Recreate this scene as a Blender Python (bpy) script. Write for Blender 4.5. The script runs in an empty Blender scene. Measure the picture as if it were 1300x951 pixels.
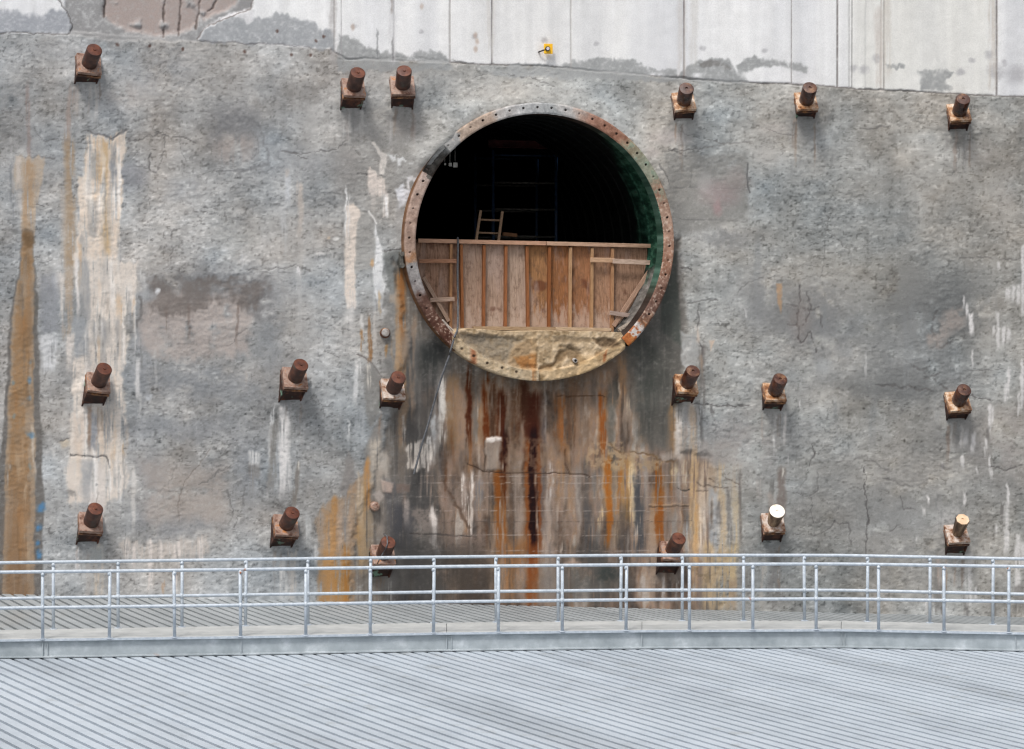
import bpy, bmesh, math, random
import numpy as np
from mathutils import Vector, Matrix
random.seed(7)
C = bpy.context.scene.collection
SC = bpy.context.scene
R = math.radians

# ------------------------------------------------------------------ camera, sky, sun, exposure
CAMZ = 6.08
F = 3360.0                       # focal length in pixels of the 1300 px wide photograph
HZ = 350.0                       # row of the horizon
cam = bpy.data.cameras.new("camera"); co = bpy.data.objects.new("camera", cam); C.objects.link(co)
co.location = (0, 0, CAMZ); co.rotation_euler = (R(90), 0, 0)
cam.sensor_width = 36; cam.lens = F / 1300 * 36
cam.shift_y = -(475.5 - HZ) / 1300
cam.clip_end = 2000; cam.clip_start = 0.5
SC.camera = co
w = bpy.data.worlds.new("World"); SC.world = w; w.use_nodes = True
nt = w.node_tree; bg = nt.nodes["Background"]
SUN_EL, SUN_AZ = R(58), R(205)   # azimuth measured from +Y, clockwise: behind the camera, a little left
sky = nt.nodes.new("ShaderNodeTexSky"); sky.sky_type = 'NISHITA'; sky.sun_disc = False
sky.sun_elevation = SUN_EL; sky.sun_rotation = SUN_AZ; sky.dust_density = 4; sky.air_density = 1.0; sky.ozone_density = 1.0
hs = nt.nodes.new("ShaderNodeHueSaturation"); hs.inputs["Saturation"].default_value = 0.32
nt.links.new(sky.outputs[0], hs.inputs["Color"]); nt.links.new(hs.outputs[0], bg.inputs[0])
bg.inputs[1].default_value = 0.115
sl = bpy.data.lights.new("sun", 'SUN'); so = bpy.data.objects.new("sun", sl); C.objects.link(so)
sl.energy = 1.75; sl.angle = R(12); sl.color = (1.0, 0.965, 0.92)
sd = Vector((math.sin(SUN_AZ) * math.cos(SUN_EL), math.cos(SUN_AZ) * math.cos(SUN_EL), math.sin(SUN_EL)))
so.rotation_euler = (-sd).to_track_quat('-Z', 'Y').to_euler(); so.location = (-8, -10, 40)
SC.view_settings.view_transform = 'Standard'; SC.view_settings.look = 'None'
SC.cycles.filter_width = 1.3
SC.view_settings.exposure = 0.42; SC.view_settings.gamma = 1

# ------------------------------------------------------------------ frames of reference
TH = R(14.0); cT, sT = math.cos(TH), math.sin(TH)
OX, OY = 0.5506, 50.0            # a point of the wall below the tunnel's axis
def W(u, d, z):                  # wall frame (along, inward, up) -> world
    return Vector((OX + u * cT - d * sT, OY + u * sT + d * cT, CAMZ + z))
def wp(px, py, out=0.0):         # where a sight line meets the wall (or a plane standing `out` metres proud of it)
    a = (px - 650.0) / F
    u = (a * (OY - out * cT) - OX - out * sT) / (cT - a * sT)
    Y = OY + u * sT - out * cT
    return u, (HZ - py) * Y / F

# ------------------------------------------------------------------ materials
def srgb(c):
    return tuple((x / 12.92 if x <= 0.04045 else ((x + 0.055) / 1.055) ** 2.4) for x in [v / 255 for v in c])
def mat(name):
    m = bpy.data.materials.new(name); m.use_nodes = True
    n = m.node_tree.nodes; return m, n, m.node_tree.links, n["Principled BSDF"]
def ramp(n, l, src, stops):
    r = n.new("ShaderNodeValToRGB"); l.new(src, r.inputs[0])
    e = r.color_ramp.elements
    while len(e) < len(stops): e.new(0.5)
    for k, (p, c) in enumerate(stops): e[k].position = p; e[k].color = (*c, 1)
    return r.outputs[0]
def noise(n, l, scale, detail=5, rough=0.6, vec=None, stretch=None):
    t = n.new("ShaderNodeTexNoise"); t.inputs["Scale"].default_value = scale
    t.inputs["Detail"].default_value = detail; t.inputs["Roughness"].default_value = rough
    tc = n.new("ShaderNodeTexCoord"); v = tc.outputs["Object"] if vec is None else vec
    mp = n.new("ShaderNodeMapping"); l.new(v, mp.inputs[0])
    oi = n.new("ShaderNodeObjectInfo"); mu = n.new("ShaderNodeMath"); mu.operation = 'MULTIPLY'; mu.inputs[1].default_value = 37.0
    l.new(oi.outputs["Random"], mu.inputs[0]); l.new(mu.outputs[0], mp.inputs["Location"])
    if stretch: mp.inputs["Scale"].default_value = stretch
    l.new(mp.outputs[0], t.inputs["Vector"]); return t.outputs["Fac"]
def mix(n, l, fac, a, b, mode='MIX'):
    m = n.new("ShaderNodeMix"); m.data_type = 'RGBA'; m.blend_type = mode
    if isinstance(fac, float): m.inputs[0].default_value = fac
    else: l.new(fac, m.inputs[0])
    for i, x in ((6, a), (7, b)):
        if isinstance(x, tuple): m.inputs[i].default_value = (*x, 1)
        else: l.new(x, m.inputs[i])
    return m.outputs[2]
def bump(n, l, src, b, strength, dist):
    k = n.new("ShaderNodeBump"); k.inputs["Strength"].default_value = strength; k.inputs["Distance"].default_value = dist
    l.new(src, k.inputs["Height"]); l.new(k.outputs[0], b.inputs["Normal"])
def painted(name, rough=0.9, fine=90.0, amt=0.25, bs=0.6, bd=0.01, spec=0.25):
    """colour attribute 'tint' (surface wear, on the wall also some painted shade) times a fine grain"""
    m, n, l, b = mat(name)
    a = n.new("ShaderNodeVertexColor"); a.layer_name = "tint"
    f = noise(n, l, fine, 6, 0.7)
    g = ramp(n, l, f, [(0.25, (1 - amt,) * 3), (0.75, (1 + amt,) * 3)])
    l.new(mix(n, l, 1.0, a.outputs[0], g, 'MULTIPLY'), b.inputs["Base Color"])
    b.inputs["Roughness"].default_value = rough; b.inputs["Specular IOR Level"].default_value = spec
    bump(n, l, f, b, bs * .6, bd); return m
def metal_mix(name, stops, scale=9, rough=0.6, spec=0.4, bs=0.4, extra=None, stretch=None, rr=None):
    m, n, l, b = mat(name)
    f = noise(n, l, scale, 7, 0.65, stretch=stretch)
    col = ramp(n, l, f, stops)
    if extra:
        sc_, lo, hi, c2, st2 = extra
        g = noise(n, l, sc_, 4, 0.55, stretch=st2)
        mk = ramp(n, l, g, [(lo, (0, 0, 0)), (hi, (1, 1, 1))])
        col = mix(n, l, mk, col, c2)
    l.new(col, b.inputs["Base Color"])
    if rr:
        l.new(ramp(n, l, noise(n, l, scale * 0.7, 4, 0.6), [(0.35, (rr[0],) * 3), (0.65, (rr[1],) * 3)]), b.inputs["Roughness"])
    else: b.inputs["Roughness"].default_value = rough
    b.inputs["Specular IOR Level"].default_value = spec
    bump(n, l, noise(n, l, scale * 6, 5, 0.7), b, bs, 0.01); return m

M = {}
M['wall'] = painted("weathered_concrete", 0.92, 55, 0.16, 0.55, 0.012)
M['ring'] = painted("rusted_ring_iron", 0.75, 40, 0.3, 0.5, 0.008, 0.3)
M['fill'] = painted("tan_mortar", 0.9, 30, 0.16, 0.6, 0.012)
M['cap_side'] = metal_mix("cap_side_rust", [(0.3, srgb((38, 22, 16))), (0.5, srgb((66, 38, 28))), (0.7, srgb((96, 58, 40)))], 7, 0.5, 0.6, 0.3,
                          (5, 0.58, 0.72, srgb((62, 62, 55)), (1, 1, 0.5)), rr=(0.32, 0.7))
M['cap_end'] = metal_mix("cap_end_rust", [(0.3, srgb((62, 30, 19))), (0.5, srgb((90, 46, 28))), (0.72, srgb((122, 72, 48)))], 8, 0.6, 0.5, 0.3, rr=(0.35, 0.75))
M['plate'] = metal_mix("plate_rust", [(0.34, srgb((84, 50, 34))), (0.44, srgb((136, 104, 88))), (0.56, srgb((158, 136, 124))), (0.66, srgb((174, 108, 48)))], 9, 0.55, 0.5, 0.3, rr=(0.3, 0.75))
M['plate_rim'] = metal_mix("plate_edge_rust", [(0.3, srgb((44, 22, 14))), (0.5, srgb((84, 48, 28))), (0.7, srgb((180, 128, 78)))], 9, 0.6, 0.5, 0.3, rr=(0.3, 0.7))
M['box'] = metal_mix("shaded_box_rust", [(0.3, srgb((24, 12, 9))), (0.52, srgb((50, 25, 17))), (0.72, srgb((108, 62, 40)))], 6, 0.65, 0.4, 0.4,  # rust darkened to stand for the shade under the plates
                     (4.2, 0.60, 0.68, srgb((110, 140, 122)), None))
M['pale_end'] = metal_mix("bare_cut_end", [(0.25, srgb((205, 170, 130))), (0.45, srgb((240, 232, 220))), (0.8, srgb((250, 246, 238)))], 5, 0.6, 0.3, 0.2)
M['tan_end'] = metal_mix("tan_cut_end", [(0.3, srgb((200, 164, 130))), (0.6, srgb((222, 198, 170))), (0.8, srgb((230, 212, 190)))], 5, 0.6, 0.3, 0.2)
M['tan_cap'] = metal_mix("tan_dusty_cap", [(0.36, srgb((44, 28, 20))), (0.48, srgb((96, 74, 56))), (0.66, srgb((160, 136, 110)))], 8, 0.6, 0.5, 0.3, stretch=(1, 1, 0.2))
M['galv'] = metal_mix("galvanized_tube", [(0.3, (0.33, 0.38, 0.435)), (0.55, (0.44, 0.49, 0.545)), (0.75, (0.58, 0.62, 0.66))], 14, 0.42, 0.6, 0.15,
                      (3.1, 0.70, 0.74, srgb((150, 92, 52)), None))
M['beam'] = metal_mix("galvanized_channel", [(0.3, (0.24, 0.275, 0.295)), (0.55, (0.36, 0.40, 0.425)), (0.75, (0.56, 0.60, 0.63))], 2.8, 0.5, 0.5, 0.15,
                      (1.7, 0.68, 0.76, srgb((140, 110, 92)), (1, 1, 0.4)))
M['deck'] = metal_mix("walkway_plate", [(0.3, (0.36, 0.37, 0.365)), (0.55, (0.45, 0.46, 0.455)), (0.75, (0.54, 0.54, 0.525))], 3.0, 0.6, 0.4, 0.15)
M['roof'] = metal_mix("galvanized_decking", [(0.3, (0.42, 0.47, 0.53)), (0.5, (0.475, 0.53, 0.59)), (0.75, (0.52, 0.57, 0.63))], 1.3, 0.5, 0.4, 0.08,
                      (2.4, 0.60, 0.8, (0.38, 0.41, 0.43), None))
def times_tint(m):
    n, l = m.node_tree.nodes, m.node_tree.links; b = n["Principled BSDF"]; src = b.inputs["Base Color"].links[0].from_socket
    a = n.new("ShaderNodeVertexColor"); a.layer_name = "tint"; l.new(mix(n, l, 1.0, src, a.outputs[0], 'MULTIPLY'), b.inputs["Base Color"])
times_tint(M['roof'])
M['roof_dusty'] = metal_mix("dusty_galvanized_decking", [(0.3, (0.29, 0.315, 0.33)), (0.5, (0.345, 0.37, 0.385)), (0.75, (0.40, 0.425, 0.44))], 1.3, 0.6, 0.3, 0.08,
                      (0.9, 0.62, 0.85, (0.33, 0.33, 0.32), (1, 0.3, 1)))
times_tint(M['roof_dusty'])
M['yellow'] = metal_mix("yellow_plastic", [(0.3, srgb((245, 180, 30))), (0.7, srgb((255, 214, 50)))], 12, 0.4, 0.5, 0.05)
M['black'] = metal_mix("black_rubber", [(0.3, (0.015, 0.014, 0.014)), (0.7, (0.04, 0.036, 0.034))], 12, 0.6, 0.4, 0.1)
M['glass'] = metal_mix("lens_glass", [(0.3, srgb((196, 186, 200))), (0.7, srgb((235, 228, 235)))], 12, 0.12, 0.8, 0.0)
M['rope'] = metal_mix("grey_hose", [(0.3, (0.06, 0.063, 0.07)), (0.7, (0.16, 0.165, 0.178))], 20, 0.6, 0.4, 0.3)
M['pipe_white'] = metal_mix("pale_pipe", [(0.3, srgb((128, 118, 110))), (0.55, srgb((172, 166, 162))), (0.75, srgb((204, 198, 194)))], 12, 0.5, 0.4, 0.2)
M['hole'] = metal_mix("pipe_bore", [(0.3, (0.01, 0.01, 0.01)), (0.7, (0.03, 0.028, 0.025))], 12, 0.9, 0.1, 0.1)
M['blue'] = metal_mix("blue_scaffold_paint", [(0.35, (0.012, 0.03, 0.07)), (0.6, (0.02, 0.055, 0.12)), (0.75, (0.05, 0.03, 0.02))], 9, 0.5, 0.4, 0.2)
M['redbeam'] = metal_mix("red_oxide_paint", [(0.35, (0.05, 0.008, 0.007)), (0.65, (0.11, 0.02, 0.016))], 6, 0.6, 0.3, 0.2)
M['galv_dark'] = metal_mix("dirty_steel", [(0.35, (0.05, 0.05, 0.045)), (0.65, (0.16, 0.15, 0.13))], 12, 0.6, 0.3, 0.2)
M['palebox'] = metal_mix("pale_box", [(0.35, (0.35, 0.34, 0.31)), (0.65, (0.6, 0.58, 0.53))], 12, 0.6, 0.3, 0.2)
# wood: object colour times a long grain running along the piece (local Z)
def wood(name, knots=True, gs=(9, 9, 0.9)):
    m, n, l, b = mat(name)
    oi = n.new("ShaderNodeObjectInfo")
    f = noise(n, l, 5.0, 7, 0.65, stretch=gs)
    g = ramp(n, l, f, [(0.28, (0.48, 0.43, 0.38)), (0.5, (0.95, 0.93, 0.9)), (0.72, (1.3, 1.28, 1.28))])
    col = mix(n, l, 1.0, oi.outputs["Color"], g, 'MULTIPLY')
    if knots:
        k = noise(n, l, 3.4, 2, 0.4)
        mk = ramp(n, l, k, [(0.66, (0, 0, 0)), (0.74, (0.75, 0.75, 0.75))])
        col = mix(n, l, mk, col, srgb((92, 48, 30)))
        p = noise(n, l, 2.0, 5, 0.6, stretch=(2, 2, 0.5))
        mp = ramp(n, l, p, [(0.52, (0, 0, 0)), (0.68, (0.6, 0.6, 0.6))])
        col = mix(n, l, mp, col, srgb((172, 150, 138)))
        tc = n.new("ShaderNodeTexCoord"); sp = n.new("ShaderNodeSeparateXYZ"); l.new(tc.outputs["Object"], sp.inputs[0])
        q = noise(n, l, 6.0, 5, 0.65, stretch=(2.2, 2.2, 0.5)); ma = n.new("ShaderNodeMath"); ma.operation = 'MULTIPLY_ADD'; l.new(q, ma.inputs[0]); ma.inputs[1].default_value = 1.7; l.new(sp.outputs[2], ma.inputs[2])
        sm = ramp(n, l, ma.outputs[0], [(0.22, (.6, .6, .6)), (0.52, (0, 0, 0))])
        col = mix(n, l, sm, col, srgb((188, 168, 154)))
        q2 = noise(n, l, 7.0, 6, 0.7, stretch=(1.5, 1.5, 1.0)); dk = ramp(n, l, q2, [(0.5, (0, 0, 0)), (0.68, (0.6, 0.6, 0.6))])
        col = mix(n, l, dk, col, srgb((96, 72, 58)))
    l.new(col, b.inputs["Base Color"]); b.inputs["Roughness"].default_value = 0.8
    b.inputs["Specular IOR Level"].default_value = 0.25
    bump(n, l, f, b, 0.35, 0.006); return m
M['ply'] = wood("stained_plywood"); M['stud'] = wood("rough_lumber", False, (14, 14, 1.2)); M['board'] = wood("rough_board", False, (1.2, 14, 14))
# tunnel lining: green paint near the mouth; deeper iron blackened, tunnel darkness painted in
def lining():
    m, n, l, b = mat("lining_iron")
    tc = n.new("ShaderNodeTexCoord"); sp = n.new("ShaderNodeSeparateXYZ"); l.new(tc.outputs["Object"], sp.inputs[0])
    f = noise(n, l, 2.2, 7, 0.65, stretch=(1, 1.0, 1)); f2 = noise(n, l, 9, 5, 0.6, stretch=(1, 0.25, 1))
    g = ramp(n, l, f2, [(0.3, srgb((14, 30, 26))), (0.48, srgb((30, 64, 50))), (0.62, srgb((64, 104, 86))), (0.74, srgb((64, 54, 44)))])
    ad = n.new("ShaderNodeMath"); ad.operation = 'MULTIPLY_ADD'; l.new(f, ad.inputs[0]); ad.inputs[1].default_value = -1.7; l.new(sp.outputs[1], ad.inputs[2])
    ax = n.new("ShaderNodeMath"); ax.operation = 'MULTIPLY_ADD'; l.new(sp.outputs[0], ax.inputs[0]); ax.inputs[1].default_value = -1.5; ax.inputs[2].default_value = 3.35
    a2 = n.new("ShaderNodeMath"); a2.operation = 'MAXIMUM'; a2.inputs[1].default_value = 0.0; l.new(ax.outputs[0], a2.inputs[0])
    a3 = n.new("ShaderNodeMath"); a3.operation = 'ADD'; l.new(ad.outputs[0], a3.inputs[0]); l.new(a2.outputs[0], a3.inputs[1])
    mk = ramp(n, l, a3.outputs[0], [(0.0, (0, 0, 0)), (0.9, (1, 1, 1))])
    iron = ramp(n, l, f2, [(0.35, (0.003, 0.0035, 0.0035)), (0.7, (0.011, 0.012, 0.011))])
    az = n.new("ShaderNodeMath"); az.operation = 'MULTIPLY_ADD'; l.new(f, az.inputs[0]); az.inputs[1].default_value = 1.6; l.new(sp.outputs[2], az.inputs[2])
    gz = ramp(n, l, az.outputs[0], [(0.0, (1, 1, 1)), (0.35, (0, 0, 0))])
    g = mix(n, l, gz, g, ramp(n, l, f2, [(0.3, srgb((60, 58, 55))), (0.6, srgb((128, 124, 120))), (0.75, srgb((170, 166, 162)))]))
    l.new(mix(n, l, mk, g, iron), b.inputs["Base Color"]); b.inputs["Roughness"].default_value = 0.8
    b.inputs["Specular IOR Level"].default_value = 0.1
    bump(n, l, f2, b, 0.4, 0.01); return m
M['lining'] = lining()

# ------------------------------------------------------------------ object helpers
def link(name, me, m=None, parent=None):
    o = bpy.data.objects.new(name, me); C.objects.link(o)
    if m is not None: me.materials.append(m)
    if parent is not None: o.parent = parent
    return o
def tag(o, label=None, cat=None, group=None, kind=None):
    if label: o['label'] = label
    if cat: o['category'] = cat
    if group: o['group'] = group
    if kind: o['kind'] = kind
    return o
def empty(name, loc, rz=0.0):
    o = bpy.data.objects.new(name, None); C.objects.link(o); o.location = loc; o.rotation_euler = (0, 0, rz)
    o.empty_display_size = 0.2; return o
def from_bm(name, bm, m, parent=None, smooth=False):
    me = bpy.data.meshes.new(name); bm.normal_update(); bm.to_mesh(me); bm.free()
    if smooth: me.shade_smooth()
    return link(name, me, m, parent)
def add_box(bm, c, size, rot=None, bev=0.0):
    r = bmesh.ops.create_cube(bm, size=1.0)['verts']
    mtx = Matrix.Translation(Vector(c)) @ (rot.to_4x4() if rot is not None else Matrix.Identity(4)) @ Matrix.Diagonal((*size, 1))
    bmesh.ops.transform(bm, matrix=mtx, verts=r)
    if bev > 0:
        es = list({e for v in r for e in v.link_edges})
        bmesh.ops.bevel(bm, geom=es, offset=bev, segments=2, affect='EDGES', profile=0.6)
def add_bar(bm, a, b, wx, wy, bev=0.004, side=Vector((1, 0, 0))):
    a, b = Vector(a), Vector(b); z = (b - a); L = z.length; z.normalize()
    x = (side - z * side.dot(z))
    x = x.normalized() if x.length > 1e-4 else z.orthogonal().normalized()
    y = z.cross(x); rot = Matrix((x, y, z)).transposed()
    add_box(bm, (a + b) / 2, (wx, wy, L), rot, bev)
def add_tube(bm, pts, r, seg=10, cap=True, rs=None):
    pts = [Vector(p) for p in pts]; rings = []
    for i, p in enumerate(pts):
        t = (pts[min(i + 1, len(pts) - 1)] - pts[max(i - 1, 0)]).normalized()
        ref = Vector((0, 0, 1)) if abs(t.z) < 0.95 else Vector((1, 0, 0))
        x = t.cross(ref).normalized(); y = t.cross(x)
        rr = rs[i] if rs else r
        rings.append([bm.verts.new(p + x * math.cos(2 * math.pi * k / seg) * rr + y * math.sin(2 * math.pi * k / seg) * rr) for k in range(seg)])
    for A, B in zip(rings, rings[1:]):
        for k in range(seg):
            f = bm.faces.new((A[k], A[(k + 1) % seg], B[(k + 1) % seg], B[k])); f.smooth = True
    if cap:
        bm.faces.new(rings[0][::-1]); bm.faces.new(rings[-1])
def prism(bm, poly, z0, z1, frame):
    """closed polygon in a 2-D frame pushed from z0 to z1; frame(x, y, z) -> Vector"""
    A = [bm.verts.new(frame(x, y, z0)) for x, y in poly]; B = [bm.verts.new(frame(x, y, z1)) for x, y in poly]
    bm.faces.new(A[::-1]); bm.faces.new(B); n_ = len(poly)
    for k in range(n_): bm.faces.new((A[k], A[(k + 1) % n_], B[(k + 1) % n_], B[k]))
    bmesh.ops.recalc_face_normals(bm, faces=bm.faces[:])
def grid_mesh(name, V, keep=None, tint=None, smooth=True):
    """V: (nv, nu, 3) points -> mesh of quads; keep: (nv-1, nu-1) mask"""
    nv, nu = V.shape[:2]
    idx = np.arange(nv * nu, dtype=np.int32).reshape(nv, nu)
    q = np.stack([idx[:-1, :-1], idx[:-1, 1:], idx[1:, 1:], idx[1:, :-1]], -1)
    q = q[keep] if keep is not None else q.reshape(-1, 4)
    q = q.reshape(-1, 4)
    used = np.zeros(nv * nu, bool); used[q.ravel()] = True
    remap = np.cumsum(used) - 1; q = remap[q].astype(np.int32)
    P = V.reshape(-1, 3)[used].astype(np.float32)
    me = bpy.data.meshes.new(name); me.vertices.add(len(P)); me.vertices.foreach_set("co", P.ravel())
    me.loops.add(q.size); me.loops.foreach_set("vertex_index", q.ravel())
    me.polygons.add(len(q)); me.polygons.foreach_set("loop_start", np.arange(0, q.size, 4, dtype=np.int32))
    me.polygons.foreach_set("use_smooth", np.full(len(q), smooth))
    me.update(calc_edges=True)
    if tint is not None:
        T = tint.reshape(-1, 3)[used]
        at = me.color_attributes.new("tint", 'FLOAT_COLOR', 'POINT')
        at.data.foreach_set("color", np.concatenate([T, np.ones((len(T), 1))], 1).astype(np.float32).ravel())
    return me

# ------------------------------------------------------------------ noise for wear and relief
TABS = {}
class N2:
    def __init__(s, seed):
        if seed not in TABS: TABS[seed] = np.random.default_rng(seed).random((256, 256)).astype(np.float32)
        s.t = TABS[seed]
    def at(s, x, y):
        xi = np.floor(x).astype(np.int64); yi = np.floor(y).astype(np.int64); fx = (x - xi).astype(np.float32); fy = (y - yi).astype(np.float32)
        fx = fx * fx * (3 - 2 * fx); fy = fy * fy * (3 - 2 * fy)
        a = s.t[yi & 255, xi & 255]; b = s.t[yi & 255, (xi + 1) & 255]; c = s.t[(yi + 1) & 255, xi & 255]; d = s.t[(yi + 1) & 255, (xi + 1) & 255]
        return (a + (b - a) * fx) * (1 - fy) + (c + (d - c) * fx) * fy
def fbm(x, y, seed, octv=4, gain=0.5):
    t = 0; am = 1; tot = 0
    for k in range(octv):
        t = t + am * N2(seed * 31 + k).at(x * 2 ** k + 17.3 * k, y * 2 ** k + 9.1 * k); tot += am; am *= gain
    return t / tot
def sst(a, b, x):
    t = np.clip((x - a) / (b - a), 0, 1); return t * t * (3 - 2 * t)
def lin(Cs):
    x = np.clip(Cs / 255.0, 0, 1); return np.where(x <= 0.04045, x / 12.92, ((x + 0.055) / 1.055) ** 2.4)

# ================================================================== THE WALL
du = 0.0195
us = np.concatenate([np.arange(-17, -10.76, .05), np.arange(-10.75, 10.6, du), np.arange(10.61, 17, .05)])
vs = np.concatenate([[-9, -8.3, -7.6], np.arange(-7.1, 5.95, du), np.arange(5.96, 9.6, .05)])
U, Vv = np.meshgrid(us, vs)
Xw = OX + U * cT; Yw = OY + U * sT
PX = 650 + F * Xw / Yw; PY = HZ - F * Vv / Yw          # where each spot of the wall was measured on the photograph
PXr = PX[len(vs) // 2]; PYc = PY[:, len(us) // 2]
RNG = dict()
W1x = fbm(PX / 40, PY / 40, 1, 3) - .5; W1y = fbm(PX / 40, PY / 40, 2, 3) - .5
W2x = fbm(PX / 11, PY / 11, 3, 3) - .5; W2y = fbm(PX / 11, PY / 11, 4, 3) - .5
W3 = fbm(PX / 3.6, PY / 3.6, 5, 2)
DR = fbm(PX / 4.5, PY / 160, 6, 3) - .5
VS = fbm(PX / 5.0, PY / 70, 7, 4)
VF = fbm(PX / 2.2, PY / 34, 8, 3)
BL = fbm(PX / 16, PY / 16, 9, 4)
GR = fbm(PX / 3.2, PY / 2.8, 44, 2); W4x = fbm(PX / 4.2, PY / 4.2, 45, 2) - .5; W4y = fbm(PX / 4.2, PY / 4.2, 46, 2) - .5
TEX = {'v': VS, 'f': VF, 'b': BL, 's': W3}
Cc = np.zeros(PX.shape + (3,), np.float32)
D = np.zeros(PX.shape, np.float32)

def win(x0, x1, y0, y1, m=26):
    r = np.where((PYc > y0 - m - 60) & (PYc < y1 + m + 60))[0]; c = np.where((PXr > x0 - m) & (PXr < x1 + m))[0]
    if len(r) == 0 or len(c) == 0: return None
    return slice(r[0], r[-1] + 1), slice(c[0], c[-1] + 1)
def put(s, m, col, disp):
    if disp: D[s] += disp * m
    m = m * np.clip(.62 + .95 * (GR[s] - .12), 0, 1) * (.80 + .4 * BL[s])
    m = np.clip(m, 0, 1)
    if col is not None:
        Cc[s] += (np.array(col, np.float32) - Cc[s]) * m[..., None]
def warped(s, wl, wm, drip=0):
    return PX[s] + 2 * wl * W1x[s] + 2 * wm * W2x[s] + min(3.2, 1.3 * wm) * W4x[s], PY[s] + 2 * wl * W1y[s] + 2 * wm * W2y[s] + 2 * drip * DR[s] + min(3.6, 1.4 * wm) * W4y[s]
def texm(s, m, tex, lo, hi):
    return m * sst(lo, hi, TEX[tex][s]) if tex else m
def sdist(pts, x, y, closed=True):
    d = np.full(x.shape, 1e9, np.float32); inside = np.zeros(x.shape, bool); n = len(pts)
    for i in range(n if closed else n - 1):
        (ax, ay), (bx, by) = pts[i], pts[(i + 1) % n]
        ex, ey = bx - ax, by - ay; L = ex * ex + ey * ey + 1e-9
        t = np.clip(((x - ax) * ex + (y - ay) * ey) / L, 0, 1)
        d = np.minimum(d, (x - ax - t * ex) ** 2 + (y - ay - t * ey) ** 2)
        if closed and ay != by:
            cnd = (ay > y) != (by > y); inside ^= cnd & (x < ex * (y - ay) / (by - ay) + ax)
    d = np.sqrt(d); return np.where(inside, -d, d) if closed else d
def poly(pts, col, a=1.0, soft=2.5, wl=3, wm=2, drip=0, tex=None, lo=.35, hi=.6, disp=0, m=26):
    xs = [p[0] for p in pts]; ys = [p[1] for p in pts]; s = win(min(xs), max(xs), min(ys), max(ys), m)
    if s is None: return
    x, y = warped(s, wl, wm, drip)
    k = a * sst(soft, -soft, sdist(pts, x, y)); put(s, texm(s, k, tex, lo, hi), col, disp)
def blob(cx, cy, rx, ry, col, a=1.0, soft=.5, wl=4, wm=3, drip=0, tex=None, lo=.35, hi=.6, disp=0):
    s = win(cx - rx * 1.6, cx + rx * 1.6, cy - ry * 1.6, cy + ry * 1.6)
    if s is None: return
    x, y = warped(s, wl, wm, drip); r = np.hypot((x - cx) / rx, (y - cy) / ry)
    put(s, texm(s, a * sst(1 + soft, 1 - soft, r), tex, lo, hi), col, disp)
def streak(x0, y0, y1, wd, col, a=1.0, top=4, bot=18, wob=2.0, x1=None, w1=None, tex='f', lo=.2, hi=.5, drip=8, edge=.55, disp=0):
    x1 = x0 if x1 is None else x1; w1 = wd if w1 is None else w1
    s = win(min(x0, x1) - 2 * max(wd, w1), max(x0, x1) + 2 * max(wd, w1), y0 - 20, y1 + 40)
    if s is None: return
    x, y = PX[s] + 3 * W2x[s] + 2.2 * W4x[s], PY[s]; t = np.clip((y - y0) / max(1, y1 - y0), 0, 1)
    xc = x0 + (x1 - x0) * t + wob * 4 * (N2(abs(int(x0 * 13 + y0))).at(y / 55, y * 0 + 3.5) - .5)
    hw = (wd + (w1 - wd) * t) * (.8 + .4 * N2(abs(int(x0 * 7 + y0))).at(y / 22, y * 0 + .5))
    k = a * sst(1 + edge, 1 - edge, np.abs(x - xc) / hw)
    yy = y + 2 * drip * DR[s]
    k = k * sst(y0 - top, y0 + top, yy) * sst(y1 + bot, y1 - bot, yy)
    put(s, texm(s, k, tex, lo, hi), col, disp)
def crack(pts, wd=1.0, col=(84, 80, 78), a=.75, wl=4, wm=3, disp=-.012, br=.32):
    xs = [p[0] for p in pts]; ys = [p[1] for p in pts]; s = win(min(xs), max(xs), min(ys), max(ys))
    if s is None: return
    x, y = warped(s, wl, wm); d = sdist(pts, x, y, False)
    k = sst(wd * 1.15, wd * .3, d); k = k * sst(br - .12, br + .14, .6 * BL[s] + .4 * GR[s]); put(s, np.clip(k * a * 1.02, 0, 1), col, disp * .6)

# --- sprayed concrete, general tone
left = sst(700, 350, PX)[..., None]
base = np.array((158, 157, 152)) * (1 - left) + np.array((162, 162, 161)) * left
big = fbm(PX / 150, PY / 150, 11, 4); mid = fbm(PX / 45, PY / 40, 12, 4); fin = fbm(PX / 9, PY / 9, 13, 4); hor = fbm(PX / 60, PY / 14, 14, 4)
tone = (big - .5) * 62 + (mid - .5) * 58 + (fin - .5) * 34 + (hor - .5) * 20 + (VS - .5) * 12
Cc[:] = base + tone[..., None] * np.array((1, 1, 1.0))
warmth = (fbm(PX / 70, PY / 60, 15, 4) - .5)[..., None]
Cc += warmth * np.array((26, 6, -12))
speck = fbm(PX / 3.4, PY / 2.4, 16, 2)
Cc -= (sst(.62, .80, speck) * 34)[..., None]; Cc += (sst(.64, .82, fbm(PX / 4.6, PY / 2.5, 17, 2)) * 24)[..., None]
rip = fbm(PX / 6.5 + W2x * 1.5, PY / 2.6 + W2y * 2.5, 18, 2); Cc += ((rip - .5) * 34)[..., None]
pk = fbm(PX / 60, PY / 60, 19, 2); Cc -= (sst(.74, .84, fbm(PX / 5.2, PY / 3.0, 20, 2)) * sst(.45, .65, pk) * 44)[..., None]
# relief of the sprayed skin
D += (fbm(PX / 110, PY / 110, 21, 3) - .5) * .10 + (fbm(PX / 30, PY / 26, 22, 3) - .5) * .030
DF = (fbm(PX / 8, PY / 6, 23, 3) - .5) * .010 + (fbm(PX / 3.4, PY / 2.5, 24, 2) - .5) * .013 + (rip - .5) * .011
DF *= .52
DF *= .12 + 1.6 * sst(.34, .64, fbm(PX / 75, PY / 50, 26, 4))
D += DF
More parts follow.
